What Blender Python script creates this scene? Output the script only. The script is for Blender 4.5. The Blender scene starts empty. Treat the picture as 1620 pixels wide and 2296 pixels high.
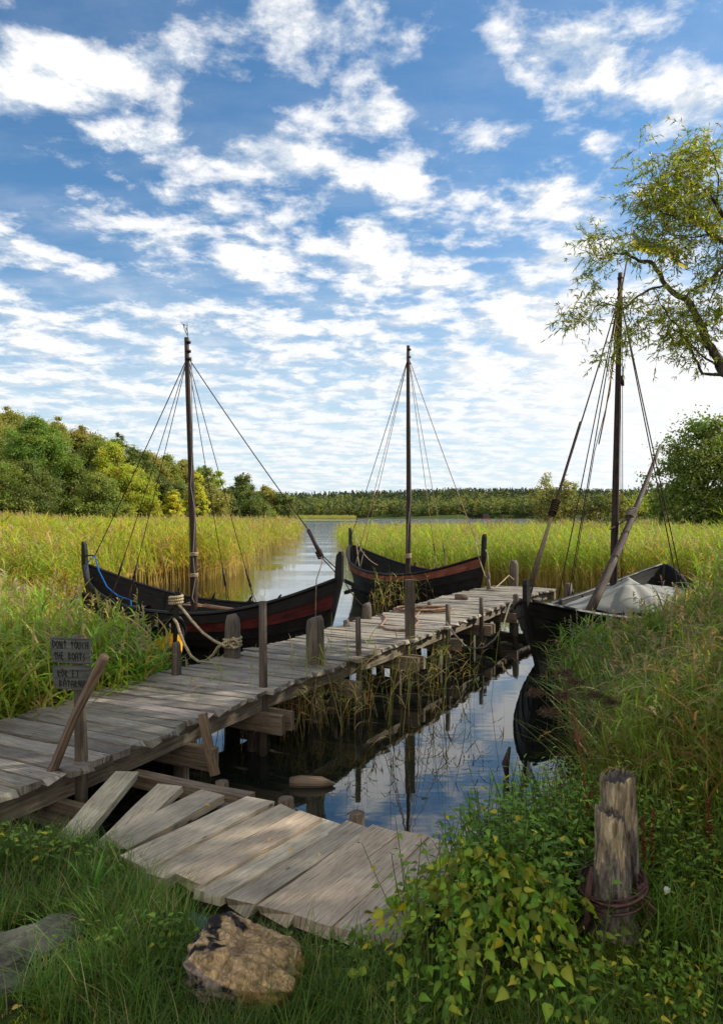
import bpy, math, random
import numpy as np
from mathutils import Vector, Matrix, noise as mnoise
random.seed(7)
rng = np.random.default_rng(7)
R = math.radians
sc = bpy.context.scene
COL = sc.collection
H, F, CX, CY = 2.2, 1600.0, 810.0, 1157.0     # eye height, focal length and principal point used to measure the place

def P(px, py, z):
    """point where the sight line through a photo pixel meets the height z"""
    Y = F*(H-z)/(py-CY)
    return Vector(((px-CX)/F*Y, Y, z))
def A(px, py, Y):
    return Vector(((px-CX)/F*Y, Y, H-(py-CY)/F*Y))

# ------------------------------------------------------------------ materials
def new_mat(name):
    m = bpy.data.materials.new(name); m.use_nodes = True
    nt = m.node_tree
    return m, nt, nt.nodes['Principled BSDF'], nt.nodes['Material Output']
def N(nt, t, **kw):
    n = nt.nodes.new(t)
    for k, v in kw.items():
        if k in n.inputs.keys() if isinstance(k, str) else False: n.inputs[k].default_value = v
        else: setattr(n, k, v)
    return n
def L(nt, a, b): nt.links.new(a, b)
def ramp(nt, fac, stops):
    r = nt.nodes.new('ShaderNodeValToRGB'); e = r.color_ramp.elements
    while len(e) < len(stops): e.new(0.5)
    for i, (p, c) in enumerate(stops):
        e[i].position = p; e[i].color = (*c, 1) if len(c) == 3 else c
    if fac is not None: L(nt, fac, r.inputs[0])
    return r
def noise(nt, vec, scale, detail=4, rough=0.55, dist=0.0):
    n = nt.nodes.new('ShaderNodeTexNoise'); n.inputs['Scale'].default_value = scale
    n.inputs['Detail'].default_value = detail; n.inputs['Roughness'].default_value = rough
    n.inputs['Distortion'].default_value = dist
    if vec is not None: L(nt, vec, n.inputs['Vector'])
    return n
def mapping(nt, vec, scale=(1,1,1), rot=(0,0,0)):
    n = nt.nodes.new('ShaderNodeMapping'); n.inputs['Scale'].default_value = scale; n.inputs['Rotation'].default_value = rot
    L(nt, vec, n.inputs['Vector']); return n.outputs[0]
def mixc(nt, a, b, fac, mode='MIX'):
    n = nt.nodes.new('ShaderNodeMix'); n.data_type = 'RGBA'; n.blend_type = mode
    for inp, v in ((n.inputs[0], fac), (n.inputs[6], a), (n.inputs[7], b)):
        if hasattr(v, 'is_linked') or hasattr(v, 'links'): L(nt, v, inp)
        elif isinstance(v, (int, float)): inp.default_value = v
        else: inp.default_value = (*v, 1)
    return n.outputs[2]
def bump(nt, h, strength, dist=0.01, normal=None):
    b = nt.nodes.new('ShaderNodeBump'); b.inputs['Strength'].default_value = strength; b.inputs['Distance'].default_value = dist
    L(nt, h, b.inputs['Height'])
    if normal is not None: L(nt, normal, b.inputs['Normal'])
    return b.outputs[0]
def attr(nt, name='col'):
    a = nt.nodes.new('ShaderNodeAttribute'); a.attribute_name = name; return a

def leaf_mat(name, transl=0.35, rough=0.5, spec=0.3):
    m, nt, bs, out = new_mat(name)
    a = attr(nt)
    L(nt, a.outputs['Color'], bs.inputs['Base Color']); bs.inputs['Roughness'].default_value = rough
    bs.inputs['Specular IOR Level'].default_value = spec
    tr = nt.nodes.new('ShaderNodeBsdfTranslucent')
    c = mixc(nt, a.outputs['Color'], (1.25, 1.2, 0.5), 1.0, 'MULTIPLY')
    L(nt, c, tr.inputs['Color'])
    mx = nt.nodes.new('ShaderNodeMixShader'); mx.inputs[0].default_value = transl
    L(nt, bs.outputs[0], mx.inputs[1]); L(nt, tr.outputs[0], mx.inputs[2]); L(nt, mx.outputs[0], out.inputs[0])
    return m
def plank_mat(name, dark=(0.10,0.085,0.07), light=(0.40,0.36,0.31), usescale=1.0, lichen=0.0):
    """weathered wood: grain runs along u of the UV map, board colour comes from 'col'"""
    m, nt, bs, out = new_mat(name)
    uv = nt.nodes.new('ShaderNodeUVMap').outputs[0]
    v1 = mapping(nt, uv, (1.1*usescale, 26*usescale, 1)); n1 = noise(nt, v1, 1.8, 8, 0.7, 0.5)
    v2 = mapping(nt, uv, (3.2*usescale, 75*usescale, 1)); n2 = noise(nt, v2, 1.3, 5, 0.7, 0.6)
    n3 = noise(nt, uv, 3.2, 5, 0.6, 0.5)
    r1 = ramp(nt, n1.outputs[0], [(0.32, dark), (0.5, tuple((d+l)/2 for d, l in zip(dark, light))), (0.68, light)])
    c = mixc(nt, r1.outputs[0], ramp(nt, n2.outputs[0], [(0.36, (0.22,0.2,0.18)), (0.47, (.95,.95,.95)),(0.7,(1.1,1.1,1.1))]).outputs[0], 0.8, 'MULTIPLY')
    c = mixc(nt, c, ramp(nt, n3.outputs[0], [(0.3, (0.62,0.6,0.58)), (0.6, (1.08,1.06,1.02))]).outputs[0], 0.8, 'MULTIPLY')
    c = mixc(nt, c, attr(nt).outputs['Color'], 1.0, 'MULTIPLY')
    # knots
    vo = nt.nodes.new('ShaderNodeTexVoronoi'); vo.inputs['Scale'].default_value = 3.2
    L(nt, mapping(nt, uv, (1, 2.6, 1)), vo.inputs['Vector'])
    k = ramp(nt, vo.outputs['Distance'], [(0.0, (1,1,1)), (0.05, (0.8,0.8,0.8)), (0.085, (0,0,0))])
    c = mixc(nt, c, (0.06,0.04,0.03), k.outputs[0])
    if lichen:
        n5 = noise(nt, uv, 9, 6, 0.7)
        c = mixc(nt, c, (0.22,0.27,0.16), ramp(nt, n5.outputs[0], [(0.58, (0,0,0)), (0.70, (lichen,)*3)]).outputs[0])
    L(nt, c, bs.inputs['Base Color']); bs.inputs['Roughness'].default_value = 0.75; bs.inputs['Specular IOR Level'].default_value = 0.3
    h = mixc(nt, n1.outputs[0], n2.outputs[0], 0.5)
    L(nt, bump(nt, h, 0.7, 0.006), bs.inputs['Normal'])
    return m
def tar_mat(name, base, base2, rough=0.55, sc_=1.0):
    m, nt, bs, out = new_mat(name)
    uv = nt.nodes.new('ShaderNodeUVMap').outputs[0]
    n1 = noise(nt, mapping(nt, uv, (2*sc_, 26*sc_, 1)), 1.5, 6, 0.65, 0.5)
    n2 = noise(nt, uv, 5, 5, 0.6)
    r = ramp(nt, n1.outputs[0], [(0.35, base), (0.72, base2)])
    c = mixc(nt, r.outputs[0], ramp(nt, n2.outputs[0], [(0.35, (0.55,0.55,0.55)), (0.65, (1.25,1.2,1.15))]).outputs[0], 1.0, 'MULTIPLY')
    L(nt, c, bs.inputs['Base Color'])
    L(nt, ramp(nt, n2.outputs[0], [(0.3, (rough-.12,)*3), (0.7, (rough+.2,)*3)]).outputs[0], bs.inputs['Roughness'])
    bs.inputs['Specular IOR Level'].default_value = 0.22
    L(nt, bump(nt, n1.outputs[0], 0.5, 0.006), bs.inputs['Normal'])
    return m
def rope_mat(name, c1, c2):
    m, nt, bs, out = new_mat(name)
    uv = nt.nodes.new('ShaderNodeUVMap').outputs[0]
    w = nt.nodes.new('ShaderNodeTexWave'); w.inputs['Scale'].default_value = 1.0; w.bands_direction = 'DIAGONAL'
    L(nt, mapping(nt, uv, (30, 12, 1)), w.inputs['Vector'])
    n1 = noise(nt, uv, 20, 3)
    c = mixc(nt, c1, c2, w.outputs[1]); c = mixc(nt, c, ramp(nt, n1.outputs[0], [(0.3, (0.6,0.6,0.6)), (0.7, (1.15,1.15,1.15))]).outputs[0], 1, 'MULTIPLY')
    L(nt, c, bs.inputs['Base Color']); bs.inputs['Roughness'].default_value = 0.9; bs.inputs['Specular IOR Level'].default_value = 0.1
    L(nt, bump(nt, w.outputs[1], 0.9, 0.006), bs.inputs['Normal'])
    return m
def bark_mat(name, c1, c2, wood=None, scale=1.0, use_attr=False):
    m, nt, bs, out = new_mat(name)
    tc = nt.nodes.new('ShaderNodeTexCoord').outputs['Object']
    v = mapping(nt, tc, (26*scale, 26*scale, 5*scale)); n1 = noise(nt, v, 1.2, 7, 0.7, 1.2)
    n2 = noise(nt, tc, 9*scale, 5, 0.6)
    r = ramp(nt, n1.outputs[0], [(0.36, c1), (0.62, c2)])
    c = mixc(nt, r.outputs[0], ramp(nt, n2.outputs[0], [(0.3, (0.5,0.5,0.5)), (0.7, (1.2,1.2,1.2))]).outputs[0], 1, 'MULTIPLY')
    if use_attr: c = mixc(nt, c, attr(nt).outputs['Color'], 1, 'MULTIPLY')
    L(nt, c, bs.inputs['Base Color']); bs.inputs['Roughness'].default_value = 0.85; bs.inputs['Specular IOR Level'].default_value = 0.2
    L(nt, bump(nt, n1.outputs[0], 1.0, 0.02), bs.inputs['Normal'])
    return m
def plain_mat(name, col, rough=0.7, var=0.25, scale=8, bmp=0.3, metal=0.0, transl=0.0):
    m, nt, bs, out = new_mat(name)
    tc = nt.nodes.new('ShaderNodeTexCoord').outputs['Object']
    n1 = noise(nt, tc, scale, 6, 0.65)
    c = mixc(nt, col, ramp(nt, n1.outputs[0], [(0.3, (1-var,)*3), (0.7, (1+var,)*3)]).outputs[0], 1, 'MULTIPLY')
    L(nt, c, bs.inputs['Base Color']); bs.inputs['Roughness'].default_value = rough; bs.inputs['Metallic'].default_value = metal
    bs.inputs['Specular IOR Level'].default_value = 0.3
    L(nt, bump(nt, n1.outputs[0], bmp, 0.01), bs.inputs['Normal'])
    if transl:
        tr = nt.nodes.new('ShaderNodeBsdfTranslucent'); L(nt, c, tr.inputs['Color'])
        mx = nt.nodes.new('ShaderNodeMixShader'); mx.inputs[0].default_value = transl
        L(nt, bs.outputs[0], mx.inputs[1]); L(nt, tr.outputs[0], mx.inputs[2]); L(nt, mx.outputs[0], out.inputs[0])
    return m

MAT = {}
MAT['leaf'] = leaf_mat('leaf', 0.42)
MAT['reed'] = leaf_mat('reed', 0.45, 0.55, 0.25)
MAT['dry'] = leaf_mat('dry', 0.25, 0.8, 0.1)
MAT['deck'] = plank_mat('deck_wood', (0.13,0.113,0.092), (0.37,0.335,0.285), 1.6, 0.25)
MAT['board'] = plank_mat('board_wood', (0.29,0.245,0.19), (0.56,0.495,0.405), 2.0, 0.12)
MAT['beam'] = plank_mat('beam_wood', (0.08,0.06,0.045), (0.27,0.22,0.165), 1.0, 0.3)
MAT['post'] = plank_mat('post_wood', (0.035,0.028,0.024), (0.165,0.135,0.11), 1.0, 0.15)
MAT['sign'] = plank_mat('sign_wood', (0.04,0.04,0.037), (0.12,0.12,0.11), 1.4, 0.1)
MAT['tar'] = tar_mat('tarred_wood', (0.004,0.004,0.004), (0.018,0.015,0.013))
MAT['tar_in'] = tar_mat('tarred_inner', (0.004,0.004,0.004), (0.020,0.017,0.015), 0.7)
MAT['red'] = tar_mat('dull_red_paint', (0.035,0.006,0.006), (0.095,0.014,0.012))
MAT['rust'] = tar_mat('rust_paint', (0.10,0.03,0.018), (0.24,0.075,0.04))
MAT['yellow'] = tar_mat('yellow_paint', (0.62,0.30,0.01), (0.85,0.42,0.02), 0.5)
MAT['mast'] = tar_mat('mast_wood', (0.014,0.009,0.008), (0.06,0.036,0.028), 0.55)
MAT['spar'] = tar_mat('spar_wood', (0.035,0.025,0.02), (0.115,0.085,0.065), 0.7)
MAT['oar'] = tar_mat('oar_wood', (0.14,0.07,0.03), (0.36,0.2,0.10), 0.6)
MAT['rope'] = rope_mat('hemp_rope', (0.52,0.42,0.27), (0.22,0.16,0.09))
MAT['rope_dark'] = rope_mat('tarred_rope', (0.06,0.035,0.022), (0.02,0.012,0.008))
MAT['rope_mid'] = rope_mat('worn_rope', (0.13,0.10,0.07), (0.05,0.036,0.025))
MAT['rope_grey'] = rope_mat('grey_rope', (0.32,0.28,0.22), (0.12,0.10,0.08))
MAT['rope_blue'] = rope_mat('blue_rope', (0.02,0.16,0.45), (0.01,0.07,0.25))
MAT['rope_orange'] = rope_mat('orange_rope', (0.42,0.20,0.05), (0.2,0.09,0.02))
MAT['rope_coil'] = rope_mat('brown_rope', (0.40,0.26,0.17), (0.16,0.09,0.06))
MAT['bark'] = bark_mat('bark', (0.025,0.02,0.016), (0.13,0.105,0.085))
MAT['trunk'] = bark_mat('trunk_bark', (0.03,0.025,0.02), (0.12,0.10,0.08), scale=0.4)
MAT['wood_lump'] = bark_mat('rotten_wood', (0.35,0.35,0.35), (1.1,1.1,1.1), scale=1.1, use_attr=True)
MAT['vine'] = plain_mat('vine_bark', (0.075,0.034,0.030), 0.5, 0.5, 30, 0.4)
MAT['stone'] = plain_mat('stone', (0.055,0.056,0.042), 0.9, 0.75, 9, 1.0)
MAT['tarp'] = plain_mat('tarp_cloth', (0.20,0.197,0.172), 0.6, 0.12, 3, 0.25)
MAT['metal'] = plain_mat('verdigris_metal', (0.14,0.16,0.13), 0.5, 0.2, 8, 0.1, 0.6)
MAT['flag_blue'] = plain_mat('flag_blue', (0.05,0.12,0.22), 0.8, 0.1, 8, 0.1, 0, 0.4)
MAT['flag_yellow'] = plain_mat('flag_yellow', (0.75,0.62,0.08), 0.8, 0.1, 8, 0.1, 0, 0.4)
MAT['carve'] = plain_mat('carved_line', (0.015,0.015,0.014), 0.9, 0.2, 8, 0.1)
MAT['redhut'] = plain_mat('hut_red', (0.2,0.03,0.02), 0.8, 0.1, 1, 0.0)
MAT['glass'] = plain_mat('dark_pane', (0.02,0.025,0.03), 0.2, 0.1, 1, 0.0)

# ------------------------------------------------------------------ mesh builders
class MB:
    def __init__(s): s.v=[]; s.f=[]; s.uv=[]; s.c=[]
    def add(s, vs, fs, uvs=None, col=(1,1,1)):
        b=len(s.v); s.v += [tuple(p) for p in vs]; s.f += [tuple(i+b for i in f) for f in fs]
        s.uv += list(uvs) if uvs is not None else [(p[0], p[1]) for p in vs]
        s.c += [col]*len(vs) if not isinstance(col, list) else col
        return s
    def build(s, name, mat, parent=None, smooth=True, inv=None):
        me = bpy.data.meshes.new(name)
        vs = s.v if inv is None else [tuple(inv @ Vector(p)) for p in s.v]
        me.from_pydata(vs, [], s.f)
        uvl = me.uv_layers.new(name='UVMap')
        idx = np.empty(len(me.loops), np.int32); me.loops.foreach_get('vertex_index', idx)
        uvl.data.foreach_set('uv', np.array(s.uv, np.float32)[idx].ravel())
        ca = me.attributes.new('col', 'FLOAT_COLOR', 'POINT')
        c = np.ones((len(s.v), 4), np.float32); c[:, :3] = np.array(s.c, np.float32); ca.data.foreach_set('color', c.ravel())
        me.polygons.foreach_set('use_smooth', [smooth]*len(me.polygons))
        me.materials.append(MAT[mat] if isinstance(mat, str) else mat)
        me.update()
        o = bpy.data.objects.new(name, me); COL.objects.link(o)
        if parent is not None: o.parent = parent
        return o
    def tube(s, pts, rad, n=8, col=(1,1,1), cap=True, wob=0.0, flat=1.0):
        pts=[Vector(p) for p in pts]; k=len(pts)
        if not hasattr(rad, '__len__'): rad=[rad]*k
        T=[(pts[min(i+1,k-1)]-pts[max(i-1,0)]).normalized() for i in range(k)]
        up = Vector((0,0,1)) if abs(T[0].z)<0.9 else Vector((1,0,0))
        nrm = T[0].cross(up).normalized(); vs=[]; uvs=[]; acc=random.random()*5; off=random.random()*3
        for i in range(k):
            nrm = (nrm - T[i]*nrm.dot(T[i])); nrm = nrm.normalized() if nrm.length>1e-6 else T[i].orthogonal().normalized()
            bn = T[i].cross(nrm)
            if i: acc += (pts[i]-pts[i-1]).length
            for j in range(n+1):
                a=2*math.pi*(j%n)/n; w = 1+wob*mnoise.noise(Vector((math.cos(a)*1.5, math.sin(a)*1.5, acc*3+off*7)))
                vs.append(pts[i]+(nrm*math.cos(a)+bn*math.sin(a)*flat)*rad[i]*w)
                uvs.append((acc, off+j/n*2*math.pi*max(rad)))
        fs=[(i*(n+1)+j, i*(n+1)+j+1, (i+1)*(n+1)+j+1, (i+1)*(n+1)+j) for i in range(k-1) for j in range(n)]
        if cap:
            for i,rev in ((0,1),(k-1,0)):
                b=len(vs); vs.append(pts[i]); uvs.append((acc, off))
                for j in range(n):
                    a_,b_=i*(n+1)+j, i*(n+1)+j+1
                    fs.append((b,b_,a_) if rev else (b,a_,b_))
        return s.add(vs, fs, uvs, col)
    def beam(s, p, q, w, h, seg=1, col=(1,1,1), up=(0,0,1), jit=0.0, endjit=0.0, roundtop=0.0):
        """box from p to q (centres of its ends); w across, h up"""
        p=Vector(p); q=Vector(q); d=(q-p); Ln=d.length; d.normalize(); up=Vector(up)
        sd=d.cross(up).normalized(); up=sd.cross(d).normalized()
        ring=[(-.5,-.5),(.5,-.5),(.5,.5),(-.5,.5)]
        uo,vo=random.random()*9, random.random()*9
        vs=[];uvs=[];fs=[]
        # sharp corners: duplicate vertices per side
        for k in range(4):
            a,b_=ring[k],ring[(k+1)%4]; base=len(vs)
            for i in range(seg+1):
                t=i/seg; c=p+d*(Ln*t)
                jr=Vector((0,0,0))
                for e,(x,z) in enumerate((a,b_)):
                    sid=(x,z); js=jit*mnoise.noise(Vector((t*Ln*2.3+uo, x*3+vo, z*3)))
                    jz=jit*mnoise.noise(Vector((t*Ln*1.7+vo, x*3, z*3+uo)))
                    ej=endjit*mnoise.noise(Vector((uo*3+(0 if i==0 else 7), x*5, z*1.1)))*(1 if i in (0,seg) else 0)
                    pt=c+sd*(x*w+js)+up*(z*h+jz)+d*ej
                    vs.append(pt); uvs.append((uo+t*Ln, vo+(0 if k%2==0 else w+.01)*(1 if k<2 else 1.7)+e*(w if k%2==0 else h)))
            for i in range(seg):
                fs.append((base+2*i, base+2*i+1, base+2*i+3, base+2*i+2))
        for i,rv in ((0,0),(seg,1)):
            base=len(vs)
            for k in range(4):
                x,z=ring[k]
                src = (k*(seg+1)*2)+2*i
                vs.append(vs[src]); uvs.append((uo+z*h*.2, vo+x*w*.3))
            fs.append((base,base+3,base+2,base+1) if rv else (base,base+1,base+2,base+3))
        fs=[tuple(reversed(f)) for f in fs]
        return s.add(vs,fs,uvs,col)

def tag(o, label=None, cat=None, group=None, kind=None):
    if label: o['label']=label
    if cat: o['category']=cat
    if group: o['group']=group
    if kind: o['kind']=kind
    return o
def empty(name, loc, rz=0.0, **kw):
    o=bpy.data.objects.new(name, None); COL.objects.link(o); o.location=loc; o.rotation_euler=(0,0,rz); o.empty_display_size=0.2
    tag(o, **kw); return o
def inv_of(o):
    return (Matrix.Translation(o.location) @ Matrix.Rotation(o.rotation_euler.z, 4, 'Z')).inverted()
def copy_tree(o, parent=None):
    c=o.copy(); COL.objects.link(c)
    if parent is not None: c.parent=parent
    for ch in list(o.children): copy_tree(ch, c)
    return c

def np_mesh(name, V, Fq, C, mat, parent=None):
    me=bpy.data.meshes.new(name); n=len(V); m=len(Fq)
    me.vertices.add(n); me.vertices.foreach_set('co', np.ascontiguousarray(V, np.float32).ravel())
    me.loops.add(4*m); me.loops.foreach_set('vertex_index', np.ascontiguousarray(Fq, np.int32).ravel())
    me.polygons.add(m); me.polygons.foreach_set('loop_start', np.arange(0,4*m,4,dtype=np.int32))
    me.update(calc_edges=True)
    a=me.attributes.new('col','FLOAT_COLOR','POINT'); c=np.ones((n,4),np.float32); c[:,:3]=np.clip(C,0,1); a.data.foreach_set('color', c.ravel())
    me.materials.append(MAT[mat] if isinstance(mat,str) else mat)
    o=bpy.data.objects.new(name, me); COL.objects.link(o)
    if parent is not None: o.parent=parent
    return o

class VB:
    """vegetation builder: ribbons and leaf shapes in quads"""
    def __init__(s): s.V=[]; s.F=[]; s.C=[]; s.n=0
    def ribbon(s, pts, w, side, c0, c1=None):
        pts=np.asarray(pts,float); k=len(pts); w=np.asarray(w,float)[:,None]; side=np.asarray(side,float)
        side = side/np.linalg.norm(side)
        V=np.empty((2*k,3)); V[0::2]=pts-side*w/2; V[1::2]=pts+side*w/2
        i=np.arange(k-1)*2+s.n
        s.F.append(np.stack([i,i+1,i+3,i+2],1)); s.V.append(V)
        c0=np.asarray(c0,float); c1=c0 if c1 is None else np.asarray(c1,float)
        t=np.repeat(np.linspace(0,1,k),2)[:,None]; s.C.append(c0*(1-t)+c1*t); s.n+=2*k
    def heart(s, p, d, nrm, size, col, fold=0.25, shape=None):
        """broad leaf; p stalk end, d direction of tip, nrm upper side"""
        p=np.asarray(p,float); d=np.asarray(d,float); d/=np.linalg.norm(d); nrm=np.asarray(nrm,float)
        sd=np.cross(d,nrm); sd/=np.linalg.norm(sd)+1e-9; nn=np.cross(sd,d)
        shape=shape or [(-.12,.16),(.1,.42),(.4,.34),(.75,.14),(1.0,.01)]
        k=len(shape); V=[]
        for t,w in shape:
            c=p+d*size*t-nn*size*.25*t*t
            V += [c-sd*w*size+nn*w*size*fold, c, c+sd*w*size+nn*w*size*fold]
        i=np.arange(k-1)*3+s.n
        s.F.append(np.concatenate([np.stack([i,i+1,i+4,i+3],1), np.stack([i+1,i+2,i+5,i+4],1)]))
        s.V.append(np.array(V)); cc=np.tile(np.asarray(col,float),(3*k,1)); cc*=np.repeat(np.linspace(.92,1.1,k),3)[:,None]; cc[1::3]*=1.22; cc[0::3]*=np.array([1.05,.92,.9]); s.C.append(cc); s.n+=3*k
    def get(s): return np.concatenate(s.V), np.concatenate(s.F), np.concatenate(s.C)
def scatter(tm, pos, scale, rot=None, lean=None, cm=None, sel=None):
    pos=np.asarray(pos,float); n=len(pos); scale=np.broadcast_to(scale,(n,)) if np.ndim(scale)<=1 else scale
    rot=rng.uniform(0,2*math.pi,n) if rot is None else rot
    lean=np.zeros((n,2)) if lean is None else lean
    cm=np.ones((n,3)) if cm is None else cm
    sel=rng.integers(0,len(tm),n) if sel is None else sel
    Vs=[];Fs=[];Cs=[];off=0
    for t,(V,Fq,C) in enumerate(tm):
        ids=np.nonzero(sel==t)[0]
        if not len(ids): continue
        c=np.cos(rot[ids])[:,None]; s_=np.sin(rot[ids])[:,None]; sc_=scale[ids][:,None]
        x=(V[:,0]*c-V[:,1]*s_)*sc_; y=(V[:,0]*s_+V[:,1]*c)*sc_; z=V[:,2][None]*sc_
        x=x+lean[ids,0][:,None]*z; y=y+lean[ids,1][:,None]*z
        W=np.stack([x+pos[ids,0][:,None], y+pos[ids,1][:,None], z+pos[ids,2][:,None]],2)
        Vs.append(W.reshape(-1,3)); Cs.append((C[None]*cm[ids][:,None,:]).reshape(-1,3))
        Fs.append((Fq[None]+(np.arange(len(ids))*len(V))[:,None,None]+off).reshape(-1,4)); off+=len(ids)*len(V)
    return np.concatenate(Vs), np.concatenate(Fs), np.concatenate(Cs)
def join(parts):
    Vs=[];Fs=[];Cs=[];o=0
    for V,Fq,C in parts: Vs.append(V);Fs.append(Fq+o);Cs.append(C);o+=len(V)
    return np.concatenate(Vs),np.concatenate(Fs),np.concatenate(Cs)

# ------------------------------------------------------------------ camera, light, sky
cam=bpy.data.cameras.new('camera'); co=bpy.data.objects.new('camera', cam); COL.objects.link(co); sc.camera=co
co.location=(0,0,H); co.rotation_euler=(R(90),0,0)
cam.sensor_fit='VERTICAL'; cam.sensor_height=36; cam.sensor_width=36; cam.lens=36*F/2296; cam.shift_y=9/2296
cam.clip_start=0.05; cam.clip_end=12000

SUN_AZ, SUN_EL = R(74), R(36)
sd=Vector((math.sin(SUN_AZ)*math.cos(SUN_EL), math.cos(SUN_AZ)*math.cos(SUN_EL), math.sin(SUN_EL)))
sl=bpy.data.lights.new('sun','SUN'); so=bpy.data.objects.new('sun', sl); COL.objects.link(so)
sl.energy=4.7; sl.angle=R(0.6); sl.color=(1.0,0.93,0.80); so.rotation_euler=(-sd).to_track_quat('-Z','Y').to_euler(); so.location=(20,10,30)

w=bpy.data.worlds.new('World'); sc.world=w; w.use_nodes=True; nt=w.node_tree
bg=nt.nodes['Background']; bg.inputs['Strength'].default_value=0.10
sky=nt.nodes.new('ShaderNodeTexSky'); sky.sky_type='NISHITA'; sky.sun_disc=False; sky.sun_elevation=SUN_EL; sky.sun_rotation=SUN_AZ
sky.air_density=1.0; sky.dust_density=0.6; sky.ozone_density=2.0
tc=nt.nodes.new('ShaderNodeTexCoord').outputs['Generated']
sep=nt.nodes.new('ShaderNodeSeparateXYZ'); L(nt, tc, sep.inputs[0])
def math_(op,a,b=None,c=None,clamp=False):
    n=nt.nodes.new('ShaderNodeMath'); n.operation=op; n.use_clamp=clamp
    for i,v in enumerate((a,b,c)):
        if v is None: continue
        if isinstance(v,(int,float)): n.inputs[i].default_value=v
        else: L(nt,v,n.inputs[i])
    return n.outputs[0]
def mr(v,a,b,c=0.0,d=1.0,smooth=True):
    n=nt.nodes.new('ShaderNodeMapRange'); n.interpolation_type='SMOOTHSTEP' if smooth else 'LINEAR'
    L(nt,v,n.inputs[0])
    for i,x in enumerate((a,b,c,d)): n.inputs[i+1].default_value=x
    return n.outputs[0]
def comb(x,y,z=0.0):
    n=nt.nodes.new('ShaderNodeCombineXYZ')
    for i,v in enumerate((x,y,z)):
        if isinstance(v,(int,float)): n.inputs[i].default_value=v
        else: L(nt,v,n.inputs[i])
    return n.outputs[0]
dx,dy,dz=sep.outputs
zz=math_('ADD', math_('MAXIMUM',dz,0.0), 0.11)
U=math_('DIVIDE',dx,zz); Vv=math_('DIVIDE',dy,zz)
uv=comb(U,Vv)
ya=math_('MAXIMUM', math_('ABSOLUTE',dy), 0.05)
ga=math_('DIVIDE',dx,ya); gb=math_('DIVIDE',dz,ya)
wn=noise(nt, uv, 2.0, 3, 0.6)                       # warp of the cloud outlines
wsub=nt.nodes.new('ShaderNodeVectorMath'); wsub.operation='MULTIPLY_ADD'; L(nt,wn.outputs['Color'],wsub.inputs[0])
wsub.inputs[1].default_value=(0.11,0.07,0); wsub.inputs[2].default_value=(-0.055,-0.035,0)
gv=nt.nodes.new('ShaderNodeVectorMath'); gv.operation='ADD'; L(nt,comb(ga,gb),gv.inputs[0]); L(nt,wsub.outputs[0],gv.inputs[1])
BL=[(60,120,190,90,1.0),(250,165,190,75,1.0),(40,230,110,50,.7),(700,30,170,60,.8),(790,90,140,80,1.0),(640,110,110,55,.6),(1250,110,170,75,1.1),(1330,180,110,60,.8),(1180,190,90,60,.7),
    (1560,210,110,100,1.1),(310,300,110,45,.9),(470,335,150,55,1.1),(640,355,160,60,1.15),(790,400,110,40,.7),(860,245,95,40,1.0),(930,400,80,75,1.0),(330,470,160,45,.9),(400,415,60,28,.6),
    (90,570,140,38,1.0),(210,600,60,25,.5),(560,555,85,75,1.0),(700,470,120,50,.7),(820,540,130,55,.9),(700,620,160,40,.6),(1180,420,140,80,1.0),(1330,480,110,55,.9),(1110,290,110,55,.7),
    (1345,312,50,32,.9),(940,620,180,42,.9),(1270,575,100,45,.9),(1150,680,90,60,.9),(1060,470,70,40,.6),(380,540,80,22,.7),(560,730,200,30,.5),(900,720,200,40,.5),(350,890,100,22,.6),(1350,760,220,120,.9),
    (1500,900,260,160,1.0),(1100,830,160,40,.5),(60,740,160,40,.4),(1130,900,200,60,.4),(700,960,300,40,.35),(1480,60,90,30,.4),(420,100,130,50,.5)]
NEG=[(1010,170,120,90,.9),(520,230,90,45,.5),(130,10,110,50,.6),(1450,330,90,60,.5),(600,190,60,40,.5),(480,40,70,50,.4),(110,370,170,50,.6),(1020,60,60,90,.8),(90,480,150,45,.5),(300,640,200,25,.5)]
field=None
for lst,sg in ((BL,1),(NEG,-1)):
    for (px,py,rx,ry,a) in lst:
        s1=nt.nodes.new('ShaderNodeVectorMath'); s1.operation='SUBTRACT'; L(nt,gv.outputs[0],s1.inputs[0]); s1.inputs[1].default_value=((px-CX)/F,(CY-py)/F,0)
        s2=nt.nodes.new('ShaderNodeVectorMath'); s2.operation='MULTIPLY'; L(nt,s1.outputs[0],s2.inputs[0]); s2.inputs[1].default_value=(F/rx,F/ry,0)
        s3=nt.nodes.new('ShaderNodeVectorMath'); s3.operation='LENGTH'; L(nt,s2.outputs[0],s3.inputs[0])
        v=mr(s3.outputs['Value'],1.5,0.15,0.0,a*sg)
        field=v if field is None else math_('ADD',field,v)
field=math_('MULTIPLY',field, mr(dy,-0.1,0.1,0.0,1.0))
def fbm(off=(0,0,0)):
    vv=uv
    if off!=(0,0,0):
        n=nt.nodes.new('ShaderNodeVectorMath'); n.operation='ADD'; L(nt,uv,n.inputs[0]); n.inputs[1].default_value=off; vv=n.outputs[0]
    a=noise(nt, vv, 4.6, 10, 0.62, 0.15)
    return a.outputs[0]
n0=fbm(); n1=fbm((0.05,-0.06,0))
nbig=noise(nt, uv, 1.3, 4, 0.55).outputs[0]
nf=noise(nt, uv, 15.0, 7, 0.65, 0.3).outputs[0]
dens=math_('ADD', math_('MULTIPLY',math_('SUBTRACT',n0,0.5),1.35), math_('MULTIPLY',math_('MINIMUM',field,1.25),0.235))
dens=math_('ADD',dens, math_('MULTIPLY_ADD',math_('SUBTRACT',nf,0.5),0.34,0.5))
dens=math_('ADD',dens, math_('MULTIPLY', math_('SUBTRACT',nbig,0.5), 0.25))
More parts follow.
